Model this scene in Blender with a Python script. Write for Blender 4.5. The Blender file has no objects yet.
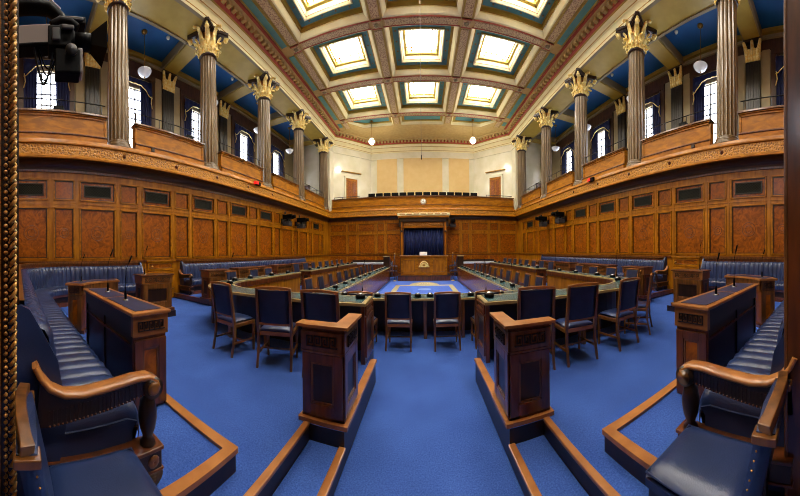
import bpy, bmesh, math, random
from mathutils import Vector, Matrix
from mathutils.geometry import tessellate_polygon
PI = math.pi
RND = random.Random(11)
SC = bpy.context.scene
COL = SC.collection

# ------------------------------------------------------------------ materials
def lin(c):
    return tuple(((x/255)/12.92 if x/255 <= .04045 else ((x/255+.055)/1.055)**2.4) for x in c)

def mat(name, c, rough=.5, metal=0., c2=None, scale=6., stretch=(1, 1, 1), bump=0., coat=0., detail=4., bscale=None,
        spec=.5, lo=.35, hi=.65, kind='noise', emit=None, estr=0., distort=0., croughness=.1):
    m = bpy.data.materials.new(name); m.use_nodes = True
    nt = m.node_tree; N = nt.nodes; L = nt.links
    b = N['Principled BSDF']
    b.inputs['Base Color'].default_value = (*lin(c), 1)
    b.inputs['Roughness'].default_value = rough
    b.inputs['Metallic'].default_value = metal
    b.inputs['Specular IOR Level'].default_value = spec
    if coat:
        b.inputs['Coat Weight'].default_value = coat
        b.inputs['Coat Roughness'].default_value = croughness
    if c2 is not None or bump:
        tc = N.new('ShaderNodeTexCoord'); mp = N.new('ShaderNodeMapping')
        mp.inputs['Scale'].default_value = stretch
        L.new(tc.outputs['Object'], mp.inputs['Vector'])
        if kind == 'noise':
            t = N.new('ShaderNodeTexNoise'); t.inputs['Scale'].default_value = scale
            t.inputs['Detail'].default_value = detail; t.inputs['Distortion'].default_value = distort
            fac = t.outputs['Fac']
        elif kind == 'voronoi':
            t = N.new('ShaderNodeTexVoronoi'); t.inputs['Scale'].default_value = scale
            fac = t.outputs['Distance']
        elif kind == 'wave':
            t = N.new('ShaderNodeTexWave'); t.inputs['Scale'].default_value = scale
            t.inputs['Distortion'].default_value = distort; t.inputs['Detail'].default_value = detail
            fac = t.outputs['Fac']
        elif kind == 'checker':
            t = N.new('ShaderNodeTexChecker'); t.inputs['Scale'].default_value = scale
            fac = t.outputs['Fac']
        L.new(mp.outputs['Vector'], t.inputs['Vector'])
        if c2 is not None:
            r = N.new('ShaderNodeValToRGB')
            r.color_ramp.elements[0].position = lo; r.color_ramp.elements[1].position = hi
            r.color_ramp.elements[0].color = (*lin(c), 1); r.color_ramp.elements[1].color = (*lin(c2), 1)
            L.new(fac, r.inputs['Fac']); L.new(r.outputs['Color'], b.inputs['Base Color'])
        if bump:
            bp = N.new('ShaderNodeBump'); bp.inputs['Strength'].default_value = bump
            bp.inputs['Distance'].default_value = .02
            if bscale:
                t2 = N.new('ShaderNodeTexNoise'); t2.inputs['Scale'].default_value = bscale
                t2.inputs['Detail'].default_value = 3
                L.new(mp.outputs['Vector'], t2.inputs['Vector']); L.new(t2.outputs['Fac'], bp.inputs['Height'])
            else:
                L.new(fac, bp.inputs['Height'])
            L.new(bp.outputs['Normal'], b.inputs['Normal'])
    if emit is not None:
        b.inputs['Emission Color'].default_value = (*lin(emit), 1)
        b.inputs['Emission Strength'].default_value = estr
    return m

WALLW = mat('panelling oak', (134, 80, 2), .38, c2=(174, 110, 12), scale=3, stretch=(3, 3, .5), spec=.3, coat=.12, detail=6, croughness=.18)
BURL = mat('burl veneer', (100, 46, 0), .36, c2=(172, 94, 4), scale=5, detail=9, distort=2.2, spec=.3, coat=.12, lo=.3, hi=.75, croughness=.15)
RAILW = mat('balcony oak', (132, 80, 0), .4, c2=(178, 112, 4), scale=3, stretch=(1, 1, 3), spec=.25, coat=.08, detail=6, distort=.6, croughness=.18)
FRIEZE = mat('carved frieze oak', (84, 48, 2), .45, c2=(180, 120, 14), scale=20, kind='voronoi', bump=.8, lo=.12, hi=.5)
COVEW = mat('shaded cove wood', (50, 24, 8), .3, c2=(64, 32, 12), scale=3, stretch=(1, 1, 3), coat=.4, croughness=.2)  # darkened so the colour carries the shade under the balcony
MAHOG = mat('mahogany', (72, 34, 9), .28, c2=(110, 56, 18), scale=4, stretch=(4, 4, .6), coat=.4, detail=6, croughness=.15)
MAHOGP = mat('polished mahogany panel', (112, 56, 16), .26, c2=(140, 76, 28), scale=3, stretch=(1, 1, 3), coat=.25, detail=6, croughness=.1)
DARKW = mat('dark walnut', (26, 13, 7), .36, c2=(42, 21, 10), scale=4, stretch=(4, 4, .6), coat=.1, detail=5)
KEYW = mat('key pattern walnut', (30, 14, 6), .5)
OAK = mat('light oak edging', (150, 92, 48), .32, c2=(186, 124, 70), scale=5, stretch=(1, 1, 1), coat=.3, detail=6, distort=.8)
ORANGE = mat('orange oak edge', (144, 88, 38), .32, c2=(176, 116, 60), scale=5, coat=.4, detail=6)
CHAIRW = mat('chair oak', (80, 46, 16), .3, c2=(122, 76, 30), scale=5, stretch=(4, 4, .6), coat=.4, detail=5)
LEATHER = mat('navy leather', (23, 37, 72), .34, c2=(35, 51, 92), scale=3.5, bump=.08, bscale=160, spec=.6, detail=3)
LEATHERC = mat('navy chair leather', (22, 30, 56), .4, c2=(32, 42, 72), scale=4, bump=.08, bscale=160, spec=.5)
INSET = mat('navy desk inset', (28, 33, 66), .5, c2=(38, 44, 80), scale=30)
GREEN = mat('green table leather', (50, 82, 88), .24, c2=(84, 118, 118), scale=4, detail=3, spec=.7, coat=.2)
TEDGE = mat('table edge wood', (150, 128, 78), .3, c2=(182, 160, 104), scale=5, coat=.3)
CARPET = mat('blue carpet', (46, 77, 150), .95, c2=(76, 111, 197), scale=85, detail=8, bump=.5, bscale=320, spec=.1, lo=.25, hi=.75)
def carpet_wear(m):
    nt = m.node_tree; N = nt.nodes; L = nt.links; b = N['Principled BSDF']
    src = b.inputs['Base Color'].links[0].from_socket
    tc = N.new('ShaderNodeTexCoord'); t = N.new('ShaderNodeTexNoise'); t.inputs['Scale'].default_value = 1.6; t.inputs['Detail'].default_value = 5
    L.new(tc.outputs['Object'], t.inputs['Vector'])
    r = N.new('ShaderNodeValToRGB'); r.color_ramp.elements[0].position = .3; r.color_ramp.elements[1].position = .7
    r.color_ramp.elements[0].color = (.78, .78, .8, 1); r.color_ramp.elements[1].color = (1.12, 1.1, 1.06, 1)
    L.new(t.outputs['Fac'], r.inputs['Fac'])
    mx = N.new('ShaderNodeMix'); mx.data_type = 'RGBA'; mx.blend_type = 'MULTIPLY'; mx.inputs[0].default_value = 1
    L.new(src, mx.inputs[6]); L.new(r.outputs['Color'], mx.inputs[7]); L.new(mx.outputs[2], b.inputs['Base Color'])
carpet_wear(CARPET)
CREAMC = mat('cream carpet border', (160, 148, 104), .95, c2=(186, 174, 134), scale=60)
GOLD = mat('gilding', (244, 206, 100), .3, metal=.1, c2=(255, 242, 176), scale=14)
GILTD = mat('old gilt carving', (134, 88, 34), .34, metal=.4, c2=(214, 160, 80), scale=30, bump=.3)
COLM = mat('bronze column', (94, 73, 44), .3, metal=.1, c2=(106, 85, 54), scale=1.5, coat=.2)
PILM = mat('dark marble pilaster', (28, 24, 22), .35, c2=(46, 40, 34), scale=3)
ABAC = mat('dark abacus', (48, 28, 18), .4)
CREAM = mat('cream plaster', (232, 222, 172), .45, c2=(238, 230, 184), scale=3)
GILTL = mat('gilt line', (170, 132, 52), .4, metal=.3)
OLIVE = mat('olive plaster', (164, 138, 50), .5, c2=(174, 148, 60), scale=3)
TAN = mat('tan ceiling plaster', (184, 156, 98), .6, c2=(194, 168, 110), scale=5)
GUIL = mat('guilloche plaster', (142, 106, 82), .6, c2=(202, 178, 136), scale=18, kind='voronoi', lo=.2, hi=.6)
RED = mat('red plaster', (158, 62, 48), .6, c2=(170, 76, 56), scale=9)
TEAL = mat('teal plaster', (80, 142, 146), .55, c2=(88, 150, 152), scale=4)
BLUE = mat('gallery blue ceiling', (0, 78, 142), .6, c2=(0, 86, 150), scale=2)
GREYC = mat('grey beam plaster', (136, 122, 90), .6)
MARBLE = mat('cream marble', (222, 218, 188), .2, c2=(234, 230, 208), scale=1.6, detail=7, coat=.3)
STONE = mat('stone wall', (150, 136, 100), .5, c2=(164, 150, 114), scale=2)
BEIGE = mat('beige fabric panel', (222, 190, 128), .8, c2=(226, 196, 136), scale=3)
GDARK = mat('gallery architrave walnut', (60, 36, 18), .4, c2=(82, 50, 26), scale=4, stretch=(3, 3, .5))
NAVYC = mat('navy curtain', (10, 24, 74), .7, c2=(16, 34, 92), scale=5)
BLACK = mat('black plastic', (8, 8, 9), .45, spec=.08)
GREYD = mat('dark grey plastic', (44, 44, 48), .5)
KEYB = mat('key frieze oak', (120, 72, 28), .35, c2=(146, 92, 40), scale=6, coat=.2)
BLACKM = mat('black metal', (20, 20, 22), .4, metal=.5)
GREYP = mat('grey plastic', (140, 132, 126), .4)
SILVER = mat('silver cap', (150, 150, 146), .25, metal=.7)
VENT = mat('vent grille', (12, 14, 13), .8, spec=.1, c2=(48, 48, 40), scale=46, kind='checker')
VENTF = mat('vent frame', (50, 44, 32), .4, metal=.4)
WHITE = mat('white enamel', (235, 230, 215), .4)
PAPER = mat('white paper', (230, 232, 238), .6)
REDL = mat('red lens', (190, 20, 20), .3, emit=(220, 20, 20), estr=.6)
SKYP = mat('skylight glass', (250, 250, 245), .4, emit=(255, 250, 238), estr=17)
WINP = mat('window glass daylight', (240, 245, 255), .3, emit=(232, 240, 255), estr=7)
GLOBE = mat('lamp glass', (215, 220, 225), .2, emit=(220, 228, 240), estr=.08)
BRASS = mat('brass', (150, 112, 54), .3, metal=.8)
WALLP = mat('rear plaster', (150, 100, 50), .6)

# ------------------------------------------------------------------ mesh builder
class MB:
    def __init__(s): s.v = []; s.f = []; s.m = []; s.s = []
    def add(s, vs, fs, m, smooth=False, M=None):
        o = len(s.v)
        for p in vs:
            p = Vector(p)
            s.v.append(M @ p if M is not None else p)
        for f in fs:
            s.f.append([i+o for i in f]); s.m.append(m); s.s.append(smooth)
    def box(s, x0, y0, z0, x1, y1, z1, m, M=None):
        vs = [(x0,y0,z0),(x1,y0,z0),(x1,y1,z0),(x0,y1,z0),(x0,y0,z1),(x1,y0,z1),(x1,y1,z1),(x0,y1,z1)]
        s.add(vs, [(0,3,2,1),(4,5,6,7),(0,1,5,4),(1,2,6,5),(2,3,7,6),(3,0,4,7)], m, False, M)
    def prism(s, poly, z0, z1, m, M=None, mtop=None):
        n = len(poly)
        vs = [(p[0],p[1],z0) for p in poly]+[(p[0],p[1],z1) for p in poly]
        s.add(vs, [(i,(i+1)%n,(i+1)%n+n,i+n) for i in range(n)], m, False, M)
        tri = tessellate_polygon([[Vector((p[0],p[1],0)) for p in poly]])
        s.add([(p[0],p[1],z0) for p in poly], [tuple(t) for t in tri], m, False, M)
        s.add([(p[0],p[1],z1) for p in poly], [tuple(t) for t in tri], mtop or m, False, M)
    def lathe(s, prof, n, m, M=None, smooth=True, a0=0):
        vs = []; fs = []
        for r, z in prof:
            for k in range(n):
                a = a0+2*PI*k/n; vs.append((r*math.cos(a), r*math.sin(a), z))
        for i in range(len(prof)-1):
            for k in range(n):
                k2 = (k+1) % n
                fs.append((i*n+k, i*n+k2, (i+1)*n+k2, (i+1)*n+k))
        fs.append(tuple(range(n))[::-1]); fs.append(tuple(range((len(prof)-1)*n, len(prof)*n)))
        s.add(vs, fs, m, smooth, M)
    def tube(s, pts, r, n, m, M=None, smooth=True):
        pts = [Vector(p) for p in pts]; vs = []; fs = []
        rs = r if isinstance(r, (list, tuple)) else [r]*len(pts)
        up = None
        for i, p in enumerate(pts):
            t = (pts[min(i+1, len(pts)-1)]-pts[max(i-1, 0)]).normalized()
            if up is None:
                up = Vector((0,0,1)) if abs(t.z) < .9 else Vector((1,0,0))
            a = t.cross(up).normalized(); b = a.cross(t).normalized(); up = b
            for k in range(n):
                an = 2*PI*k/n+PI/n
                vs.append(p+a*rs[i]*math.cos(an)+b*rs[i]*math.sin(an))
        for i in range(len(pts)-1):
            for k in range(n):
                k2 = (k+1) % n
                fs.append((i*n+k, i*n+k2, (i+1)*n+k2, (i+1)*n+k))
        fs.append(tuple(range(n))); fs.append(tuple(range((len(pts)-1)*n, len(pts)*n)))
        s.add(vs, fs, m, smooth, M)
    def ball(s, c, r, m, n=10, M=None, sz=1.):
        prof = [(max(1e-4, r*math.sin(PI*i/n)), -r*sz*math.cos(PI*i/n)) for i in range(n+1)]
        T = Matrix.Translation(Vector(c))
        s.lathe(prof, max(8, n), m, (M @ T) if M is not None else T)
    def grid(s, rows, m, smooth=True, M=None, closed=False):
        n = len(rows[0]); vs = [p for r in rows for p in r]; fs = []
        for i in range(len(rows)-1):
            for k in range(n if closed else n-1):
                k2 = (k+1) % n
                fs.append((i*n+k, i*n+k2, (i+1)*n+k2, (i+1)*n+k))
        s.add(vs, fs, m, smooth, M)
    def sweep(s, path, prof, smooth=False, M=None):
        """profile of (inward offset, z, material of the strip up to the next point) along a plan polyline; inward = right of travel"""
        N = []
        for i in range(len(path)):
            ds = []
            if i > 0: ds.append((Vector(path[i])-Vector(path[i-1])).normalized())
            if i < len(path)-1: ds.append((Vector(path[i+1])-Vector(path[i])).normalized())
            ns = [Vector((d.y, -d.x)) for d in ds]
            n = sum(ns, Vector((0, 0))).normalized()
            n = n/max(.3, n.dot(ns[0])); N.append(n)
        for j in range(len(prof)-1):
            rows = []
            for q in (prof[j], prof[j+1]):
                rows.append([(path[i][0]+N[i].x*q[0], path[i][1]+N[i].y*q[0], q[1]) for i in range(len(path))])
            s.grid(rows, prof[j][2], smooth, M)
    def mirror(s, sx):
        if sx < 0:
            for p in s.v: p.x = -p.x
        return s
    def build(s, name, parent=None, loc=(0,0,0), rz=0., bevel=0., recalc=True):
        me = bpy.data.meshes.new(name)
        mats = []
        for m in s.m:
            if m not in mats: mats.append(m)
        me.from_pydata([tuple(p) for p in s.v], [], s.f)
        for m in mats: me.materials.append(m)
        idx = {m: i for i, m in enumerate(mats)}
        me.polygons.foreach_set('material_index', [idx[m] for m in s.m])
        me.polygons.foreach_set('use_smooth', s.s)
        if recalc:
            bm = bmesh.new(); bm.from_mesh(me)
            bmesh.ops.recalc_face_normals(bm, faces=bm.faces); bm.to_mesh(me); bm.free()
        me.update()
        o = bpy.data.objects.new(name, me); COL.objects.link(o)
        o.location = loc; o.rotation_euler = (0, 0, rz)
        if parent is not None: o.parent = parent
        if bevel:
            b = o.modifiers.new('bevel', 'BEVEL'); b.width = bevel; b.segments = 2; b.limit_method = 'ANGLE'; b.angle_limit = .7
        return o

def tag(o, label, cat, group=None):
    o['label'] = label; o['category'] = cat
    if group: o['group'] = group
    return o
def empty(name, label, cat, loc=(0,0,0), rz=0, group=None):
    o = bpy.data.objects.new(name, None); COL.objects.link(o); o.empty_display_size = .1
    o.location = loc; o.rotation_euler = (0, 0, rz)
    return tag(o, label, cat, group)
def struct(o):
    o['kind'] = 'structure'; return o
def dup(root, loc, rz=0, label=None, group=None, scale=None):
    r = root.copy(); COL.objects.link(r); r.location = loc; r.rotation_euler = (0, 0, rz)
    if scale: r.scale = scale
    if label: r['label'] = label
    if group: r['group'] = group
    for ch in list(root.children):
        c = ch.copy(); COL.objects.link(c); c.parent = r
        for g in list(ch.children):
            d = g.copy(); COL.objects.link(d); d.parent = c
    return r
ORD = ['first','second','third','fourth','fifth','sixth','seventh','eighth','ninth','tenth','eleventh','twelfth','thirteenth','fourteenth','fifteenth']
SIDE = {-1: 'left', 1: 'right'}
def T(x, y, z=0, rz=0): return Matrix.Translation((x, y, z)) @ Matrix.Rotation(rz, 4, 'Z')

# plan constants (metres; the camera stands in the doorway at the origin, y runs up the chamber)
D = 6.76; LB = 17.4; Y0 = -.15
Z1 = .26      # tier
Z2 = .39      # bench platform
COLY = [2.78, 6.22, 9.66, 13.1, 16.85]; COLX = 6.85

# ------------------------------------------------------------------ floors
mb = MB(); mb.box(-9.8, -1.2, -.2, 9.8, 17.6, 0, CARPET); struct(mb.build('floor'))
def arc(cx, cy, r, a0, a1, n):
    return [(cx+r*math.cos(math.radians(a0+(a1-a0)*i/n)), cy+r*math.sin(math.radians(a0+(a1-a0)*i/n))) for i in range(n+1)]
INNER = [(-.63,3.2),(-.735,3.22),(-.735,3.6),(-2.65,3.6)]+arc(-2.65,4.77,1.17,270,180,10)[1:]     # tier edge under the wing tables
for sx in (-1, 1):
    tier = [(-.93,Y0),(-.93,1.89),(-.63,1.89)]+INNER+[(-3.82,15.4),(-D,15.4),(-D,Y0)]
    mb = MB(); mb.prism(tier, .0, Z1, DARKW, mtop=CARPET); mb.mirror(-sx); struct(mb.build('raised_floor'))
    mb = MB(); mb.prism([(-.63,Y0),(-.63,1.91),(-.925,1.91),(-.925,Y0)], 0, .13, DARKW, mtop=CARPET); mb.mirror(-sx); struct(mb.build('step'))
    dy = 0 if sx < 0 else .13
    plat = [(-1.3,Y0),(-1.3,.64),(-1.12,.64),(-1.12,1.22),(-3.4,1.22),(-4.25,1.95),(-4.72,2.35),(-4.72,3.27),(-5.5,3.27),(-5.5,3.52),(-D,3.52),(-D,Y0)]
    plat = [(x, y+(dy if y > 0 else 0)) for x, y in plat]
    mb = MB(); mb.prism(plat, Z1, Z2, DARKW, mtop=CARPET); mb.mirror(-sx); struct(mb.build('bench_platform'))
    mb = MB(); mb.prism([(-D,4.62),(-D,15.3),(-5.0,15.3),(-5.0,4.62)], Z1, Z2, DARKW, mtop=CARPET); mb.mirror(-sx); struct(mb.build('bench_platform'))
    # light oak nosings on the step and platform edges
    mb = MB(); mb.box(-.97,Y0,Z1-.01,-.918,1.88,Z1+.02,ORANGE)
    mb.mirror(-sx); struct(mb.build('trim_1', bevel=.006))
    mb = MB(); mb.box(-.672,Y0,.12,-.615,1.885,.15,ORANGE); mb.mirror(-sx); struct(mb.build('trim_2', bevel=.006))
    mb = MB(); e = .058
    mb.prism([(-1.12+e*.2,.64+dy),(-1.12+e*.2,1.22+dy+.015),(-3.4,1.22+dy+.015),(-3.4,1.22+dy-e),(-1.12-e,1.22+dy-e),(-1.12-e,.64+dy)], Z2-.012, Z2+.022, ORANGE)
    mb.mirror(-sx); struct(mb.build('trim_4', bevel=.006))
    mb = MB(); mb.box(-5.05,4.56,Z2-.1,-4.97,15.3,Z2+.02,MAHOG); mb.box(-D,4.56,Z2-.1,-5.05,4.64,Z2+.02,MAHOG)
    mb.mirror(-sx); struct(mb.build('trim_5', bevel=.006))

# rug with cream border in front of the podium
rug = empty('rug', 'blue rug with cream border laid in front of the podium', 'rug', (.03,10,0))
mb = MB(); mb.box(-1.82,-3.8,0,1.82,4.15,.006, mat('rug blue', (58,92,186), .95, c2=(74,110,204), scale=70, bump=.3)); mb.build('pile', rug)
mb = MB()
for s in (-1, 1): mb.box(s*1.28-.11,-3.2,.006,s*1.28+.11,2.5,.009,CREAMC)
mb.box(-1.39,2.3,.006,1.39,2.62,.009,CREAMC); mb.build('border', rug)
mb = MB()
pts = [(.72*math.cos(a*PI/16), 2.66+1.1*math.sin(a*PI/16)) for a in range(17)]
mb.prism(pts, .006, .01, CREAMC)
for k in range(1, 12):
    a = PI*k/12
    mb.prism([(.3*math.cos(a-.03),2.68+.5*math.sin(a-.03)),(.64*math.cos(a),2.68+.98*math.sin(a)),(.3*math.cos(a+.03),2.68+.5*math.sin(a+.03))], .01, .012, GOLD)
mb.build('half_sun_emblem', rug)
mb = MB(); mb.prism([(.3*math.cos(a*PI/12), 1.2+.3*math.sin(a*PI/12)) for a in range(24)], .006, .009, mat('pale blue motif', (120,150,214), .95)); mb.build('motif', rug)

# ------------------------------------------------------------------ panelled walls
def panelled(mb, cells, zdado, u0, u1, M):
    """u along the wall, w out of it, z up"""
    zs = [(1.5, 2.88), (3.06, 3.62)]
    mb.box(u0, -.25, 0, u1, 0, 4.3, WALLW, M)
    mb.box(u0, 0, 3.62, u1, .035, 3.84, WALLW, M)
    mb.box(u0, 0, 2.88, u1, .035, 3.06, WALLW, M)
    mb.box(u0, 0, zdado, u1, .035, 1.5, WALLW, M)
    mb.box(u0, .035, 1.405, u1, .075, 1.45, MAHOG, M)
    mb.box(u0, .035, 3.80, u1, .07, 3.86, MAHOG, M)
    mb.box(u0, .035, 2.955, u1, .05, 2.985, WALLW, M)
    prev = u0
    for a, b, k in cells+[(u1, u1, 'e')]:
        if a-prev > .01:
            for z0, z1 in zs: mb.box(prev, 0, z0, a, .035, z1, WALLW, M)
            if a-prev > .1: mb.box(prev+.035, .035, 1.5, a-.035, .045, 3.62, WALLW, M)
        prev = b
        if k == 'e': continue
        if u1-u0 > 14.5:
            RR = M @ Matrix.Translation(((a+b)/2, 0, 2.2)) @ Matrix.Rotation(-PI/2, 4, 'X')
            for r_ in ((.2,) if k == 'w' else (.13,)):
                for q_ in (1., .55): mb.lathe([(r_*q_, .0), (r_*q_, .0125), (r_*q_-.016, .0135), (r_*q_-.016, .0)], 24, MAHOG, RR)
        for z0, z1 in zs:
            mb.box(a+.03, 0, z0+.03, b-.03, .012, z1-.03, BURL, M)
            for p in ((a,z0,a+.035,z1),(b-.035,z0,b,z1),(a,z0,b,z0+.035),(a,z1-.035,b,z1)):
                mb.box(p[0], 0, p[1], p[2], .062, p[3], RAILW, M)
                # inner bead
            q = .042
            for p in ((a+q,z0+q,a+q+.016,z1-q),(b-q-.016,z0+q,b-q,z1-q),(a+q,z0+q,b-q,z0+q+.016),(a+q,z1-q-.016,b-q,z1-q)):
                mb.box(p[0], 0, p[1], p[2], .03, p[3], DARKW, M)
cells_side = []; vent_y = []
for k in range(-1, 9):
    c = 2.12+1.87*k
    a = max(c-.515, Y0+.02)
    if c+.515 < LB-.1: cells_side.append((a, c+.515, 'w')); vent_y.append(c)
    a, b = c+.655, c+1.215
    if b < LB-.1: cells_side.append((a, b, 'n'))
ML = Matrix(((0,1,0,-D),(1,0,0,0),(0,0,1,0),(0,0,0,1)))      # u->y, w->+x
MR = Matrix(((0,-1,0,D),(1,0,0,0),(0,0,1,0),(0,0,0,1)))
for sx, M in ((-1, ML), (1, MR)):
    mb = MB(); panelled(mb, cells_side, .26, Y0, LB+.2, M)
    struct(mb.build('wall_'+SIDE[sx]))
# back wall: five panels a side of the curtain bay
MB_ = Matrix(((1,0,0,0),(0,-1,0,LB),(0,0,1,0),(0,0,0,1)))
def ux(px): return math.tan((px-423)/257)*LB+.03
cb = [(ux(a), ux(b), 'w') for a, b in ((330,346),(347.6,356),(358,374.5),(376.5,384),(386,401.5))]
cb += [(-b, -a, 'w') for a, b, k in cb[::-1]]
cb = sorted(cb)
mb = MB(); panelled(mb, cb, 0., -D, D, MB_)
struct(mb.build('wall_back'))
# dado boards under the back panels
mb = MB()
for a, b, k in cb: mb.box(a, LB-.06, .25, b, LB-.035, 1.32, BURL)
mb.box(-D, LB-.07, 0, D, LB-.03, .18, MAHOG)
struct(mb.build('baseboard_back'))
# rear wall with the doorway the camera stands in
mb = MB()
for s in (-1, 1): mb.box(s*1.34 if s > 0 else -9.9, -.45, 0, 9.9 if s > 0 else -1.34, Y0, 10.6, WALLW)
mb.box(-1.34, -.45, 3.6, 1.34, Y0, 10.6, WALLW)
struct(mb.build('wall_rear'))
mb = MB(); mb.box(-3, -1.25, 0, 3, -1.15, 3.8, WALLP); mb.box(-3, -1.25, 3.6, 3, -.4, 3.8, WALLP)
mb.box(-3,-1.25,0,-2.9,-.4,3.8,WALLP); mb.box(2.9,-1.25,0,3,-.4,3.8,WALLP)
struct(mb.build('wall_lobby'))

# vents
vproto = None
for sx in (-1, 1):
    for i, y in enumerate(vent_y):
        if y < 0: continue
        lab = f'black mesh air vent high in the {SIDE[sx]} wall, {ORD[i-1]} from the camera end'
        loc = (sx*(D-.012), y, 3.34); rz = -PI/2 if sx < 0 else PI/2
        if vproto is None:
            vproto = empty('air_vent', lab, 'vent', loc, rz, 'air vents in the side walls')
            m = MB(); m.box(-.36,-.02,-.13,.36,.01,.13,VENT); m.build('grille', vproto)
            m = MB()
            for p in ((-.39,-.16,.39,-.13),(-.39,.13,.39,.16),(-.39,-.13,-.36,.13),(.36,-.13,.39,.13)): m.box(p[0],-.02,p[1],p[2],.025,p[3],VENTF)
            m.build('frame', vproto)
        else: dup(vproto, loc, rz, lab)

# ------------------------------------------------------------------ balcony front, gallery floors
U = [(-D,Y0),(-D,LB),(D,LB),(D,Y0)]
mb = MB()
cove = [(.0+.30*(1-math.cos(t*PI/10)), 3.86+.2*math.sin(t*PI/10)) for t in range(6)]
mb.sweep(U, [(.07,3.86,COVEW)]+[(.05+c[0], c[1], COVEW) for c in cove]+[(.36,4.05,RAILW)])
prof = [(.36,4.05,RAILW),(.40,4.06,RAILW),(.40,4.10,RAILW),(.37,4.13,RAILW),(.345,4.16,FRIEZE),(.345,4.41,RAILW),(.38,4.43,RAILW),(.38,4.46,RAILW),(.36,4.48,RAILW),
        (.33,4.56,RAILW),(.0,4.56,RAILW),(-.2,4.56,RAILW)]
mb.sweep(U, prof)
struct(mb.build('balcony_front'))
mb = MB()
for s in (-1, 1): mb.box(s*D if s > 0 else -9.8, Y0, 4.3, 9.8 if s > 0 else -D, LB+.3, 4.5, STONE)
mb.box(-D, LB, 4.3, D, 21, 4.5, STONE)
struct(mb.build('gallery_floor'))
# parapets: one oak panel run between each pair of columns
def parapet(mb, u0, u1, M):
    mb.box(u0,-.16,4.56,u1,.0,5.31,RAILW,M)
    mb.box(u0,0,4.56,u1,.07,4.76,RAILW,M); mb.box(u0,0,4.76,u1,.09,4.80,MAHOG,M)
    mb.box(u0+.02,-.2,5.31,u1-.02,.06,5.34,RAILW,M); mb.box(u0-.02,-.22,5.34,u1+.02,.09,5.395,CHAIRW,M)
    for p in ((u0,4.8,u0+.07,5.31),(u1-.07,4.8,u1,5.31),(u0,4.8,u1,4.85),(u0,5.25,u1,5.31)): mb.box(p[0],0,p[1],p[2],.025,p[3],RAILW,M)
for sx in (-1, 1):
    M = Matrix(((0,1,0,-6.66),(1,0,0,0),(0,0,1,0),(0,0,0,1))) if sx < 0 else Matrix(((0,-1,0,6.66),(1,0,0,0),(0,0,1,0),(0,0,0,1)))
    edges = [Y0]+COLY
    for i in range(len(COLY)):
        mb = MB(); a = edges[i]+(.43 if i else .0); b = edges[i+1]-.43
        parapet(mb, a, b, M); struct(mb.build('parapet_'+SIDE[sx], bevel=.008))
        # thin iron handrail over it
        g = empty('handrail', f'thin black iron handrail above the {SIDE[sx]} balcony, {ORD[i]} bay from the camera end', 'railing', (sx*6.76, (a+b)/2, 5.395))
        m = MB(); L = (b-a)/2
        m.tube([(0,-L,.36),(0,L,.36)], .016, 6, BLACKM); m.build('rail', g)
        n = 4
        for k in range(n):
            m = MB(); y = -L+.1+(2*L-.2)*k/(n-1); m.tube([(0,y,-.01),(0,y,.36)], .012, 6, BLACKM); m.build('post', g)
mb = MB(); MBK = Matrix(((1,0,0,0),(0,-1,0,17.25),(0,0,1,0),(0,0,0,1)))
parapet(mb, -6.35, 6.35, MBK); struct(mb.build('parapet_back', bevel=.008))
# small carved bosses on the frieze
bproto = None
for sx in (-1, 1):
    for i, y in enumerate(COLY[:4]+[4.5, 7.94]):
        z = 4.285
        lab = f'small round carved boss on the {SIDE[sx]} balcony frieze ' + (f'below the {ORD[i]} column' if i < 4 else f'midway along the {ORD[i-3]} bay')
        if bproto is None:
            m = MB(); m.lathe([(.055,0),(.05,.02),(.03,.025),(.032,.035),(.0,.045)], 12, MAHOG, Matrix.Rotation(PI/2,4,'Y')); bproto = m.build('frieze_boss'); o = bproto
        else: o = bproto.copy(); COL.objects.link(o)
        o.location = (sx*(D-.345), y, z); o.rotation_euler = (0,0,0 if sx < 0 else PI); tag(o, lab, 'boss', 'bosses on the balcony frieze')
# red lamps on the balcony ledge
for sx, px in ((-1, 258), (1, 590)):
    y = 6.3/abs(math.tan((px-423)/257))
    g = empty('warning_light', f'small red light box on the {SIDE[sx]} balcony ledge', 'light', (sx*(D-.42), y, 4.43), -PI/2 if sx < 0 else PI/2)
    m = MB(); m.box(-.2,-.05,0,.12,.05,.14,BLACK); m.build('case', g, bevel=.01)
    m = MB(); m.box(-.02,.05,.02,.14,.07,.13,REDL); m.box(.12,-.05,.02,.16,.06,.13,REDL); m.build('lens', g)
for sx, y in ((-1, 3.75), (1, 3.75)):
    m = MB(); m.box(-.05,-.02,-.05,.05,.03,.05,DARKW); o = m.build('socket_box', loc=(sx*(6.55), y, 4.68), rz=-PI/2 if sx < 0 else PI/2, bevel=.006)
    tag(o, f'small dark socket box on the {SIDE[sx]} parapet past the first column', 'socket box')
for sx, y in ((-1, 1.05), (-1, 5.3), (1, 4.25)):
    g = empty('floodlight', f'small black floodlight on the {SIDE[sx]} parapet ' + ('beside the nearest window' if y < 2 else 'between the first and second columns'), 'light', (sx*6.78, y, 5.395), -PI/2 if sx < 0 else PI/2)
    m = MB(); m.box(-.13,-.1,.06,.13,.04,.2,BLACK); m.build('head', g, bevel=.01)
    m = MB(); m.box(-.15,-.04,0,-.13,.0,.16,BLACKM); m.box(.13,-.04,0,.15,0,.16,BLACKM); m.box(-.15,-.04,0,.15,0,.015,BLACKM); m.build('bracket', g)

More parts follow.
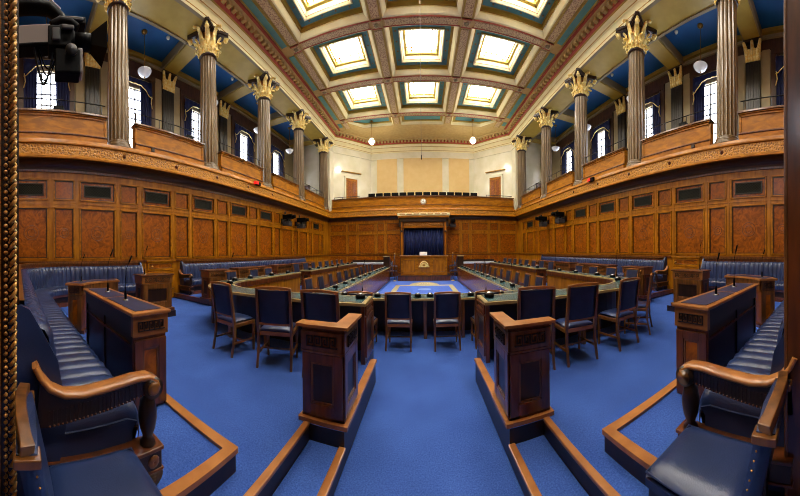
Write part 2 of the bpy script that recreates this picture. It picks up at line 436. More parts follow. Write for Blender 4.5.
# ------------------------------------------------------------------ columns
ZC0, ZN, ZA = 4.56, 8.64, 9.52
def fluted(r0, r1, z0, z1, nf, m, mb):
    rows = []
    for i in range(7):
        t = i/6; z = z0+(z1-z0)*t; r = r0+(r1-r0)*t**1.6
        row = []
        for k in range(nf*4):
            a = 2*PI*k/(nf*4); d = (0, .0, 1, 1)[k % 4] if False else (0, .8, 1, .8)[k % 4]
            rr = r*(1-.085*d); row.append((rr*math.cos(a), rr*math.sin(a), z))
        rows.append(row)
    mb.grid(rows, m, False, closed=True)
def leaf(mb, a, r0, z0, h, out, w, m, M=None):
    """an upright leaf bending outward at the tip"""
    rows = []; n = 8
    for i in range(n+1):
        t = i/n
        r = r0+out*(t**2.6)+.03*math.sin(PI*t)
        z = z0+h*(math.sin(min(1, t*1.12)*PI/2) if t < .88 else 1-.9*(t-.88))
        ww = w*(.55+.75*math.sin(PI*min(1, t*.95+.05)))*(1-.35*t)
        row = []
        for j in range(5):
            u = (j-2)/2
            rr = r-.018*abs(u)*2+(.012 if (i+j) % 2 else 0)
            row.append((rr*math.cos(a)-u*ww*math.sin(a), rr*math.sin(a)+u*ww*math.cos(a), z-.02*abs(u)))
        rows.append(row)
    back = [[(x*.93, y*.93, z-.02) for x, y, z in r] for r in rows]
    loop = [r+b[::-1] for r, b in zip(rows, back)]
    mb.grid(loop, m, True, M, closed=True)
    tip = rows[-1][2]
    mb.ball(((tip[0])*.985, (tip[1])*.985, tip[2]-.02), .045, m, 6, M)
def make_column(root):
    m = MB(); m.lathe([(.40,ZC0),(.40,ZC0+.06),(.37,ZC0+.07),(.395,ZC0+.11),(.37,ZC0+.15),(.34,ZC0+.17),(.355,ZC0+.2),(.33,ZC0+.24),(.31,ZC0+.26)], 32, COLM); m.build('base', root, loc=(0,0,0))
    m = MB(); fluted(.32, .275, ZC0+.2, ZN, 18, COLM, m); m.build('shaft', root)
    m = MB(); m.lathe([(.27,ZN-.03),(.31,ZN-.02),(.32,ZN+.02),(.29,ZN+.05),(.27,ZN+.1)], 28, ABAC); m.build('neck_ring', root)
    m = MB(); m.lathe([(.26,ZN+.04),(.26,ZN+.4),(.28,ZN+.6),(.34,ZN+.78)], 20, GILTD)  # darker gilt on the bell paints the shade between the leaves
    for k in range(8): leaf(m, 2*PI*k/8+PI/8, .29, ZN+.05, .42, .2, .085, GOLD)
    for k in range(8): leaf(m, 2*PI*k/8, .3, ZN+.08, .74 if k % 2 else .84, .42 if k % 2 else .36, .085, GOLD)
    for k in range(4):
        a = PI/4+k*PI/2
        leaf(m, a, .34, ZN+.3, .5, .36, .06, GOLD); m.ball((.64*math.cos(a), .64*math.sin(a), ZN+.66), .085, GOLD, 8)
    for k in range(16):
        a = 2*PI*k/16; m.ball((.36*math.cos(a), .36*math.sin(a), ZN+.2), .05, GOLD, 6)
    m.build('capital', root)
    m = MB(); poly = []
    for k in range(4):
        a = PI/4+k*PI/2; c = Vector((.74*math.cos(a), .74*math.sin(a))); t = Vector((-math.sin(a), math.cos(a)))
        poly += [c-t*.07, c+t*.07]
        a2 = a+PI/4
        for s in (-.22, 0, .22):
            rr = .37+.05*abs(s)/.22*1.3
            poly.append(Vector((rr*math.cos(a2+s), rr*math.sin(a2+s))))
    m.prism([tuple(p) for p in poly], ZA-.09, ZA, ABAC); m.prism([(p[0]*.9, p[1]*.9) for p in poly], ZA-.13, ZA-.09, ABAC); m.build('abacus', root)
colp = None
for sx in (-1, 1):
    for i, y in enumerate(COLY):
        lab = f'tall fluted bronze column with gilded leaf capital, {ORD[i]} along the {SIDE[sx]} balcony'
        if colp is None:
            colp = empty('column', lab, 'column', (sx*COLX, y, 0), 0, 'gallery columns'); make_column(colp)
        else: dup(colp, (sx*COLX, y, 0), 0, lab)

# ------------------------------------------------------------------ side galleries
ZG = 9.95; XW = 9.55
WY = [1.02, 4.5, 7.94, 11.38, 14.85]
for sx in (-1, 1):
    mb = MB(); prev = Y0
    for y in WY+[None]:
        a = LB+.2 if y is None else y-.5
        mb.box(-XW-.3, prev, 4.3, -XW, a, ZG+.1, STONE)
        if y is None: break
        mb.box(-XW-.3, a, 4.3, -XW, y+.5, 5.2, STONE); mb.box(-XW-.3, a, 8.5, -XW, y+.5, ZG+.1, STONE); prev = y+.5
    # dark walnut frieze over the windows
    mb.box(-XW, Y0, 9.2, -XW+.06, LB, 9.6, GDARK); mb.box(-XW, Y0, 9.56, -XW+.14, LB, 9.64, GREYC)
    mb.mirror(-sx); struct(mb.build('wall_gallery_'+SIDE[sx]))
    mb = MB(); mb.box(-XW-.3, Y0, ZG, -7.5, LB+.2, ZG+.15, BLUE); mb.mirror(-sx); struct(mb.build('ceiling_gallery_'+SIDE[sx]))
    mb = MB()
    mb.box(-7.58, Y0, 9.53, -6.42, LB+.1, 9.9, OLIVE)
    for xx in (-7.64, -6.5): mb.box(xx, Y0, 9.49, xx+.1, LB+.1, ZG, GREYC)
    for y in COLY:
        mb.box(-XW, y-.36, 9.62, -7.55, y+.36, ZG+.02, GREYC); mb.box(-XW, y-.3, 9.57, -7.55, y+.3, 9.62, OLIVE)
        mb.box(-7.6, y-.42, 9.49, -6.45, y-.3, 9.56, GREYC); mb.box(-7.6, y+.3, 9.49, -6.45, y+.42, 9.56, GREYC)
    for a, b in zip([Y0]+COLY, COLY):
        mb.box(-XW, a+.36, 9.8, -XW+.12, b-.36, ZG, OLIVE)
    mb.mirror(-sx); struct(mb.build('trim_6'))
    mb = MB(); mb.box(-XW, LB+.05, 4.4, -6.55, LB+.3, 10.0, MARBLE); mb.box(-9.1, LB+.0, 4.5, -8.2, LB+.06, 6.7, GDARK)
    mb.box(-9.02, LB-.03, 4.5, -8.28, LB+.01, 6.62, MAHOG)
    mb.mirror(-sx); struct(mb.build('wall_gallery_end_'+SIDE[sx]))
    # pilasters
    for i, y in enumerate(COLY[:4]):
        g = empty('pilaster', f'dark marble pilaster with gilded capital on the {SIDE[sx]} gallery wall behind the {ORD[i]} column', 'pilaster', (sx*XW, y, 4.5), -PI/2 if sx < 0 else PI/2, 'gallery wall pilasters')
        m = MB(); m.box(-.28,0,0,.28,.12,4.3,PILM)
        for k in range(5): m.box(-.24+k*.105,.12,.4,-.18+k*.105,.14,4.2,PILM)
        m.build('shaft', g)
        m = MB(); m.box(-.28,0,4.3,.28,.1,5.0,ABAC)
        for row, (z0, h, n) in enumerate(((4.3,.34,5),(4.36,.6,3))):
            for k in range(n):
                u = -.22+.44*k/(n-1); pts = []
                for q in range(6):
                    t = q/5; pts.append((u+(.1*u/.22)*t*t*row, .12+.12*t*t, z0+h*t))
                m.tube(pts, [.07, .095, .095, .085, .07, .06], 6, GOLD)
                m.ball(pts[-1], .06, GOLD, 6)
        m.box(-.3,.1,4.3,.3,.16,4.36,GOLD); m.build('capital', g)
        m = MB(); m.box(-.34,0,4.98,.34,.26,5.08,ABAC); m.build('abacus', g)
        m = MB(); m.box(-.66,-.01,0,-.34,.05,4.9,STONE); m.box(.34,-.01,0,.66,.05,4.9,STONE); m.build('stone_border', g)
    # windows with frames, curtains
    for i, y in enumerate(WY):
        rz = -PI/2 if sx < 0 else PI/2
        w = empty(f'window_{i+1 if sx < 0 else i+6}', f'tall bright window in the {SIDE[sx]} gallery, {ORD[i]} from the camera end', 'window', (sx*XW, y, 5.2), rz)
        w['kind'] = 'structure'
        m = MB(); m.box(-.5,-.14,0,.5,-.12,3.3,WINP); m.build('pane', w)
        m = MB()
        for u in (-.5, -.17, .17, .5): m.box(u-.028,-.12,0,u+.028,-.07,3.3,DARKW)
        for k in range(9): m.box(-.5,-.12,k*3.3/8-.022,.5,-.08,k*3.3/8+.022,DARKW)
        m.build('glazing_bars', w)
        m = MB(); m.box(-1.05,0,-.5,-.86,.1,3.9,GDARK); m.box(.86,0,-.5,1.05,.1,3.9,GDARK); m.box(-1.05,0,3.75,1.05,.12,3.95,GDARK)
        for k in (-1, 1): m.tube([(k*.8,.1,3.7),(k*.84,.12,3.5),(k*.8,.1,3.3)], .05, 6, GDARK)
        m.build('architrave', w)
        for k in (-1, 1):
            rows = []
            for zi in range(9):
                t = zi/8; row = []
                for j in range(25):
                    q = j/24; tie = 1-.12*math.exp(-((t-.35)/.18)**2)
                    u = .86-(.5)*q*tie
                    row.append((k*u, .05+.035*math.sin(q*PI*9)*(1+.2*t), -.4+t*4.0))
                rows.append(row)
            m = MB(); m.grid(rows, NAVYC)
            c = m.build('curtain', None, (sx*XW, y, 5.2), rz, recalc=False)
            sm = c.modifiers.new('solid', 'SOLIDIFY'); sm.thickness = .02
            which = 'nearer' if (k*sx < 0) == (sx < 0) and False else ''
            near = (k < 0) if sx > 0 else (k > 0)
            tag(c, f'navy drape on the {"near" if near else "far"} side of the {ORD[i]} {SIDE[sx]} gallery window', 'curtain', 'gallery window drapes')
        v = empty('pelmet', f'navy scalloped pelmet with gold cord over the {ORD[i]} {SIDE[sx]} gallery window', 'pelmet', (sx*XW, y, 8.35), rz, 'gallery window pelmets')
        rows = []
        for zi in range(3):
            row = []
            for j in range(33):
                q = j/32; u = -.86+1.72*q; dep = -.22+.42*abs(math.cos(q*PI))**5
                row.append((u, .17+.015*math.sin(q*PI*14), .45-(.45+dep)*zi/2 if zi else .45))
            rows.append(row)
        m = MB(); m.grid(rows, NAVYC); c = m.build('cloth', v, recalc=False); c.modifiers.new('solid', 'SOLIDIFY').thickness = .02
        m = MB(); m.tube([(p[0], p[1]+.02, p[2]) for p in rows[-1]], .018, 5, GOLD)
        for s in (-1, 1): m.tube([(s*.84,.17,-.1),(s*.8,.18,-.4),(s*.86,.17,-.62)], .02, 5, GOLD)
        m.build('cord', v)
    # pendants
    for i, y in enumerate([.9]+WY[1:]):
        g = empty('pendant_lamp', f'glass bowl pendant on a rod in the {SIDE[sx]} gallery, {ORD[i]} bay from the camera end', 'lamp', (sx*8.45, y, 0), 0, 'gallery pendants')
        m = MB(); m.lathe([(.12,9.95),(.1,9.9),(.03,9.87)], 12, BRASS); m.build('ceiling_rose', g)
        m = MB(); m.tube([(0,0,9.9),(0,0,8.5)], .014, 6, BRASS); m.lathe([(.02,8.66),(.06,8.6),(.1,8.52),(.1,8.49)], 12, BRASS); m.build('rod', g)
        m = MB(); m.lathe([(.02,8.24),(.1,8.26),(.19,8.33),(.255,8.43),(.265,8.47),(.2,8.5),(.08,8.52)], 20, GLOBE); m.build('bowl', g)
        m = MB(); m.lathe([(.0,8.18),(.03,8.2),(.02,8.25)], 8, BRASS); m.build('finial', g)
    for i, y in enumerate((5.4, 9.0)):
        m = MB(); m.lathe([(.0,9.86),(.05,9.87),(.07,9.92),(.07,9.96)], 12, WHITE); o = m.build('smoke_detector', loc=(sx*8.2, y, 0))
        tag(o, f'small white smoke detector on the blue {SIDE[sx]} gallery ceiling, {ORD[i]} from the camera end', 'smoke detector')

# ------------------------------------------------------------------ back gallery
OUT = [(-6.4,Y0),(-6.4,17.85),(-4.1,20.3),(4.1,20.3),(6.4,17.85),(6.4,Y0)]
mb = MB()
bw = [(-6.75,17.05),(-6.45,17.05),(-6.45,17.85),(-4.1,20.3),(4.1,20.3),(6.45,17.85),(6.45,17.05),(6.75,17.05)]
ob = [(6.75,17.95),(4.3,20.6),(-4.3,20.6),(-6.75,17.95)]
mb.prism(bw+ob, 4.4, 9.6, MARBLE)
mb.sweep(bw[1:7], [(.0,9.0,MARBLE),(.04,9.02,MARBLE),(.04,9.06,CREAM),(.0,9.08,CREAM)])
struct(mb.build('wall_gallery_back'))
mb = MB(); mb.box(-4.4,17.9,4.5,4.4,19.4,4.72,MAHOG); struct(mb.build('gallery_riser'))
apx = ((-4.62,'left'), (0.02,'middle'), (4.62,'right'))
for a, b, nm in ((377.5,397.5,'left'), (404,442.7,'middle'), (449.2,469.5,'right')):
    x0 = math.tan((a-423)/257)*20.25; x1 = math.tan((b-423)/257)*20.25
    m = MB(); m.box(x0,20.2,5.3,x1,20.3,9.0,BEIGE); o = m.build('wall_panel', bevel=.01)
    tag(o, f'{"wide" if nm=="middle" else "narrow"} plain beige wall panel at the {nm} of the back gallery', 'wall panel')
    m2 = MB()
for sx in (-1, 1):
    # door on the canted wall
    ang = math.atan2(2.45, 2.35) if sx < 0 else -math.atan2(2.45, 2.35)
    tpx = (346+357.5)/2 if sx < 0 else (490+501.7)/2
    th = (tpx-423)/257
    # intersection of the sight line with the canted wall
    t = math.tan(abs(th)); # x = t*y ; wall from (4.1,20.3) to (6.4,17.85)
    k = (t*20.3-4.1)/(2.3+t*2.45); x = 4.1+2.3*k; y = 20.3-2.45*k
    d = empty('door_1' if sx < 0 else 'door_2', f'brown wooden door in the {SIDE[sx]} corner of the back gallery', 'door', (sx*x, y, 4.5), ang if sx < 0 else ang)
    d['kind'] = 'structure'
    m = MB(); m.box(-.5,-.06,0,.5,.02,2.75,RAILW)
    for z0, z1 in ((.2,1.2),(1.35,2.55)):
        m.box(-.36,-.075,z0,-.04,-.055,z1,BURL); m.box(.04,-.075,z0,.36,-.055,z1,BURL)
    m.build('leaf', d)
    m = MB(); m.box(-.64,-.08,0,-.5,.02,2.9,MARBLE); m.box(.5,-.08,0,.64,.02,2.9,MARBLE); m.box(-.64,-.08,2.75,.64,.02,2.9,MARBLE); m.box(-.85,-.12,3.2,.85,.02,3.26,GILTL); m.build('frame', d)
    m = MB(); m.ball((.38,-.1,1.25), .04, BRASS, 8); m.box(.35,-.08,1.1,.41,-.06,1.4,BRASS); m.build('handle', d)
# rows of dark tip-up seats seen over the parapet
sp = None
for i in range(14):
    x = -3.72+i*.572
    lab = f'dark tip-up seat in the back gallery row, {ORD[i]} from the left'
    if sp is None:
        sp = empty('tip_up_chair', lab, 'seat', (x,18.3,4.72), 0, 'back gallery seats')
        m = MB(); m.box(-.25,.12,.7,.25,.2,1.2,BLACK); m.build('backrest', sp, bevel=.03)
        m = MB(); m.box(-.25,.02,.45,.25,.12,.9,BLACK); m.build('seat', sp, bevel=.03)
        m = MB(); m.box(-.28,-.05,.08,-.25,.2,.95,BLACKM); m.build('side_frame', sp); m = MB(); m.box(.25,-.05,.08,.28,.2,.95,BLACKM); m.build('side_frame', sp)
    else: dup(sp, (x,18.3,4.72), 0, lab)
for sx in (-1, 1):
    g = empty('gallery_rail', f'black iron rail on the back parapet at its {SIDE[sx]} end', 'railing', (sx*5.3,17.35,5.44))
    m = MB(); m.tube([(-.95,0,.1),(.95,0,.1)], .02, 6, BLACKM); m.build('rail', g)
    for k in range(4): m = MB(); m.tube([(-.9+k*.6,0,-.02),(-.9+k*.6,0,.1)], .016, 6, BLACKM); m.build('post', g)
    g = empty('gallery_rail', f'black two-bar iron rail across the far end of the {SIDE[sx]} gallery', 'railing', (sx*7.3,16.2,4.5))
    for z in (.95, 1.25, 1.5): m = MB(); m.tube([(-.5*sx,.8,z),(1.6*sx,-.6,z)], .02, 6, BLACKM); m.build('rail', g)
    for k in range(3): m = MB(); q = k/2; m.tube([((-.5+2.1*q)*sx,.8-1.4*q,0),((-.5+2.1*q)*sx,.8-1.4*q,1.55)], .02, 6, BLACKM); m.build('post', g)
# clock
g = empty('wall_clock', 'round white wall clock on the back balcony front above the curtain', 'clock', (.03,17.24,4.99))
RX = Matrix.Rotation(PI/2,4,'X')
m = MB(); m.lathe([(.23,0),(.23,.05),(.2,.07),(.19,.05)], 28, BRASS, RX); m.build('rim', g)
m = MB(); m.lathe([(.19,.045),(.19,.06),(.0,.062)], 28, WHITE, RX)
m.build('face', g)
m = MB()
for k in range(12):
    a = k*PI/6; m.box(-.008,-.07,.14,.008,-.06,.175,BLACK, Matrix.Rotation(a,4,'Y'))
m.box(-.007,-.074,-.02,.007,-.062,.15,BLACK, Matrix.Rotation(.2,4,'Y')); m.box(-.009,-.074,-.02,.009,-.062,.1,BLACK, Matrix.Rotation(-1.2,4,'Y'))
m.build('hands', g)

# ------------------------------------------------------------------ entablature and ceiling
ZCE = 10.44
mb = MB()
mb.sweep(OUT, [(-.12,9.5,GREYC),(.0,9.5,CREAM),(.02,9.56,CREAM),(.0,9.6,GILTL),(.01,9.63,CREAM),(.01,9.86,CREAM),(.05,9.9,GILTL),(.06,9.93,CREAM),(.08,10.02,CREAM),(.13,10.1,OLIVE),
               (.16,10.12,GILTL),(.17,10.14,RED),(.22,10.19,RED),(.26,10.2,RED),(.26,10.33,RED),(.32,10.35,TAN),(.46,10.38,TAN),(.5,10.4,ZCE and TAN),(.5,ZCE,TAN)])
# dentils along the cornice
def dentils(a, b):
    a = Vector(a); b = Vector(b); d = (b-a); L = d.length; d /= L; n = Vector((d.y, -d.x)); k = int(L/.26)
    for i in range(k):
        p = a+d*(L*(i+.5)/k); ang = math.atan2(d.y, d.x)
        mb.box(-.07,-.42,10.2,.07,-.24,10.345,TAN, T(p.x, p.y, 0, ang))
for i in range(len(OUT)-1): dentils(OUT[i], OUT[i+1])
struct(mb.build('trim_7'))
xs = [(-4.93,-1.98), (-1.465,1.465), (1.98,4.93)]
ys = [(.1,2.96), (3.4,6.26), (6.68,9.54), (9.95,12.8), (13.24,16.2)]
holes = []; 
for a, b in xs:
    for c, d in ys: holes.append([(a,c),(b,c),(b,d),(a,d)])
back = [[(-1.465,16.6),(1.465,16.6),(1.465,17.75),(-1.465,17.75)],
        [(1.98,16.6),(4.93,16.6),(4.93,16.85),(4.1,17.75),(1.98,17.75)], [(-4.93,16.6),(-1.98,16.6),(-1.98,17.75),(-4.1,17.75),(-4.93,16.85)]]
ins = [(-5.95,Y0),(-5.95,17.65),(-3.93,19.85),(3.93,19.85),(5.95,17.65),(5.95,Y0)]
mb = MB()
polys = [ins]+holes+back
vs = [Vector((p[0],p[1],0)) for q in polys for p in q]
tri = tessellate_polygon([[Vector((p[0],p[1],0)) for p in q] for q in polys])
mb.add([(v.x,v.y,ZCE) for v in vs], [tuple(t) for t in tri], TAN)
# coffer wells as stepped rings
def rings(mb, cx, cy, lv):
    """lv: (hx, hy, z, material of the strip to the next ring)"""
    for (hx,hy,z,m),(gx,gy,w,_) in zip(lv, lv[1:]):
        A = [(cx-hx,cy-hy,z),(cx+hx,cy-hy,z),(cx+hx,cy+hy,z),(cx-hx,cy+hy,z)]; B = [(cx-gx,cy-gy,w),(cx+gx,cy-gy,w),(cx+gx,cy+gy,w),(cx-gx,cy+gy,w)]
        mb.add(A+B, [(i,(i+1)%4,(i+1)%4+4,i+4) for i in range(4)], m)
studs = MB()
for a, b in xs:
    for c, d in ys:
        cx, cy, hx, hy = (a+b)/2, (c+d)/2, (b-a)/2, (d-c)/2
        lv = [(hx,hy,ZCE,CREAM),(hx-.05,hy-.05,ZCE+.02,CREAM),(hx-.17,hy-.17,ZCE+.14,CREAM),(hx-.17,hy-.17,ZCE+.19,GILTL),(hx-.2,hy-.2,ZCE+.19,OLIVE),(hx-.2,hy-.2,ZCE+.34,OLIVE),(hx-.26,hy-.26,ZCE+.34,TEAL),
              (hx-.5,hy-.5,ZCE+.34,OLIVE),(hx-.5,hy-.5,ZCE+.28,CREAM),(hx-.55,hy-.55,ZCE+.27,CREAM),(hx-.6,hy-.6,ZCE+.33,RED),(hx-.615,hy-.615,ZCE+.34,CREAM),(hx-.65,hy-.65,ZCE+.42,CREAM),(hx-.67,hy-.67,ZCE+.46,OLIVE),(hx-.76,hy-.76,ZCE+.5,OLIVE),(hx-.77,hy-.77,ZCE+.72,OLIVE)]
        rings(mb, cx, cy, lv)
        for s in range(4):
            for k in range(4):
                u = (k-1.5)/1.5*.75*(hx-.38)
                p = (cx+u, cy+(hy-.38)*(1 if s == 0 else -1)) if s < 2 else (cx+(hx-.38)*(1 if s == 2 else -1), cy+u)
                studs.ball((p[0],p[1],ZCE+.335), .045, GREYC, 5, sz=.5)
        # raised cream lip at the mouth
for q in back:
    n = len(q); c = Vector((sum(p[0] for p in q)/n, sum(p[1] for p in q)/n))
    def sh(f): return [(c.x+(p[0]-c.x)*f, c.y+(p[1]-c.y)*f) for p in q]
    def sh2(e): 
        return [(p[0]+(e if p[0] < c.x else -e), p[1]+(e if p[1] < c.y else -e)) for p in q]
    R0 = q; R1 = sh2(.06); R2 = sh2(.1); R3 = sh2(.26)
    for A, za, B, zb, m in ((R0,ZCE,R1,ZCE+.1,CREAM),(R1,ZCE+.1,R2,ZCE+.16,CREAM),(R2,ZCE+.16,R3,ZCE+.16,OLIVE),(R3,ZCE+.16,R3,ZCE+.2,GILTL)):
        mb.add([(p[0],p[1],za) for p in A]+[(p[0],p[1],zb) for p in B], [(i,(i+1)%n,(i+1)%n+n,i+n) for i in range(n)], m)
    mb.add([(p[0],p[1],ZCE+.2) for p in R3], [tuple(range(n))], TEAL)
# guilloche strips, rosettes, teal side strips on the beams
bx = [-5.19,-1.7225,1.7225,5.19]
by = [3.18,6.47,9.745,13.02,16.4]
for x in bx:
    ys2 = [Y0]+by+[17.8]
    for c, d in zip(ys2, ys2[1:]):
        mb.box(x-.15,c+.3,ZCE-.03,x+.15,d-.3,ZCE,GUIL)
        for e in (-.215,.175): mb.box(x+e,c+.22,ZCE-.025,x+e+.04,d-.22,ZCE,OLIVE)
    for y in by:
        mb.box(x-.2,y-.2,ZCE-.04,x+.2,y+.2,ZCE,TAN); mb.box(x-.14,y-.14,ZCE-.06,x+.14,y+.14,ZCE,GUIL); mb.ball((x,y,ZCE-.06), .1, GREYC, 6, sz=.4)
        for e in (-.2,.16): mb.box(x-.2,y+e,ZCE-.05,x+.2,y+e+.04,ZCE,RED)
for y in by:
    for a, b in zip(bx, bx[1:]):
        mb.box(a+.32,y-.13,ZCE-.03,b-.32,y+.13,ZCE,GUIL)
        for e in (-.19,.16): mb.box(a+.24,y+e,ZCE-.025,b-.24,y+e+.03,ZCE,RED)
for s in (-1, 1):
    ys2 = [Y0]+by+[17.5]
    for c, d in zip(ys2, ys2[1:]):
        x0, x1 = (s*5.46, s*5.72) if s > 0 else (-5.72, -5.46)
        mb.box(x0,c+.3,ZCE-.02,x1,d-.3,ZCE,TEAL)
        mb.box(x0-.035,c+.26,ZCE-.035,x0,d-.26,ZCE,OLIVE); mb.box(x1,c+.26,ZCE-.035,x1+.035,d-.26,ZCE,OLIVE)
    for k in range(1):
        mb.box(s*5.86-.05,Y0,ZCE-.05,s*5.86+.05,17.6,ZCE,RED)
struct(mb.build('ceiling')); struct(studs.build('trim_8'))
mb = MB(); mb.box(-9.9,-.5,11.3,9.9,21,11.4,TAN); struct(mb.build('roof_slab'))
# skylights: one for each coffer
skp = None
for r, (c, d) in enumerate(ys):
    for q, (a, b) in enumerate(xs):
        cx, cy = (a+b)/2, (c+d)/2
        lab = f'square bright skylight in the {("left","middle","right")[q]} column of coffers, {ORD[r]} row from the camera end'
        loc = (cx, cy, ZCE+.66)
        if skp is None:
            skp = empty('skylight', lab, 'skylight', loc, 0, 'ceiling skylights')
            m = MB(); m.box(-.71,-.71,.02,.71,.71,.05,SKYP); m.build('pane', skp)
            m = MB()
            for u in (-.69,-.47,.47,.69):
                m.box(u-.022,-.74,-.03,u+.022,.74,.0,BRASS); m.box(-.74,u-.022,-.03,.74,u+.022,.0,BRASS)
            m.build('glazing_bars', skp)
        else: dup(skp, loc, 0, lab)
# two pendants under the far end of the ceiling and one hanging microphone
for sx in (-1, 1):
    g = empty('pendant_lamp', f'opal globe pendant hanging from the far {SIDE[sx]} end of the main ceiling', 'lamp', (sx*3.45,17.3,0))
    m = MB(); m.tube([(0,0,10.65),(0,0,9.45)], .014, 6, BRASS); m.lathe([(.1,10.64),(.08,10.58),(.02,10.55)], 12, BRASS); m.build('rod', g)
    m = MB(); m.lathe([(.02,9.0),(.12,9.05),(.22,9.2),(.23,9.28),(.15,9.4),(.06,9.46)], 18, mat('opal lamp glass', (230,226,205), .2, emit=(255,246,220), estr=1.2)); m.build('globe', g)
    m = MB(); m.lathe([(.232,9.26),(.245,9.28),(.232,9.3)], 18, BRASS); m.build('band', g)
    ld = bpy.data.lights.new('pendant_fill', 'POINT'); ld.energy = 60; ld.color = (1, .93, .8); ld.shadow_soft_size = .25  # added fill light below the globe, brightens the back gallery
    lo = bpy.data.objects.new('pendant_fill', ld); COL.objects.link(lo); lo.parent = g; lo.location = (0, 0, 8.7)
g = empty('hanging_microphone', 'thin hanging microphone on a long wire over the middle of the chamber', 'microphone', (-.05,8.6,0))
m = MB(); m.tube([(0,0,11.1),(0,0,4.86)], .006, 5, GREYP); m.build('wire', g)
m = MB(); m.lathe([(.004,4.9),(.016,4.86),(.016,4.74),(.004,4.72)], 8, BLACK); m.build('capsule', g)

# ------------------------------------------------------------------ tables
def greek(mb, w, h, n, m, M, t=None, dep=.008):
    """raised meander strokes in the local x-z plane, standing out towards -y"""
    p = w/n; t = t or h*.11
    def seg(u0, v0, u1, v1):
        mb.box(min(u0,u1)-t/2, -dep, min(v0,v1)-t/2, max(u0,u1)+t/2, .0, max(v0,v1)+t/2, m, M)
    for k in range(n):
        o = k*p
        path = [(.1,0),(.1,1),(.78,1),(.78,.3),(.42,.3),(.42,.66)]
        for (a,b),(c,d) in zip(path, path[1:]): seg(o+a*p, b*h, o+c*p, d*h)
        seg(o+.1*p, 0, o+p, 0)
def framed(mb, w, h, M, wood, panel, fr=.07, dep=.02):
    """a framed, sunk panel: local x 0..w, z 0..h, face towards -y"""
    mb.box(0, -.005, 0, w, .02, h, panel, M)
    for p in ((0,0,fr,h),(w-fr,0,w,h),(fr,0,w-fr,fr*1.3),(fr,h-fr,w-fr,h)): mb.box(p[0],-dep,p[1],p[2],.0,p[3],wood,M)
    q = fr
    for p in ((q,q*1.3,q+.018,h-q),(w-q-.018,q*1.3,w-q,h-q),(q,q*1.3,w-q,q*1.3+.02),(q,h-q-.018,w-q,h-q)): mb.box(p[0],-dep*.6,p[1],p[2],.0,p[3],CHAIRW,M)

def offset_poly(poly, e):
    n = len(poly); out = []
    A = sum(poly[i][0]*poly[(i+1)%n][1]-poly[(i+1)%n][0]*poly[i][1] for i in range(n)); s = 1 if A > 0 else -1
    for i in range(n):
        p0, p1, p2 = Vector(poly[i-1]), Vector(poly[i]), Vector(poly[(i+1)%n])
        d1 = (p1-p0).normalized(); d2 = (p2-p1).normalized()
        n1 = Vector((-d1.y,d1.x))*s; n2 = Vector((-d2.y,d2.x))*s; nn = (n1+n2)
        nn = nn/max(.35, nn.dot(n1)) if nn.length > 1e-6 else n1
        out.append(tuple(p1+nn*e))
    return out
def tabletop(poly, z, root, edge=.055):
    m = MB(); m.prism(poly, z-.035, z, TEDGE); t = m.build('tabletop', root, bevel=.006)
    m = MB(); m.prism(offset_poly(poly, edge), z-.01, z+.004, GREEN); m.build('leather_inset', t)
def leg_box(root, x, y, z0, z1, w=.055):
    m = MB(); m.box(x-w/2,y-w/2,z0,x+w/2,y+w/2,z1,CHAIRW); m.build('leg', root, bevel=.004)
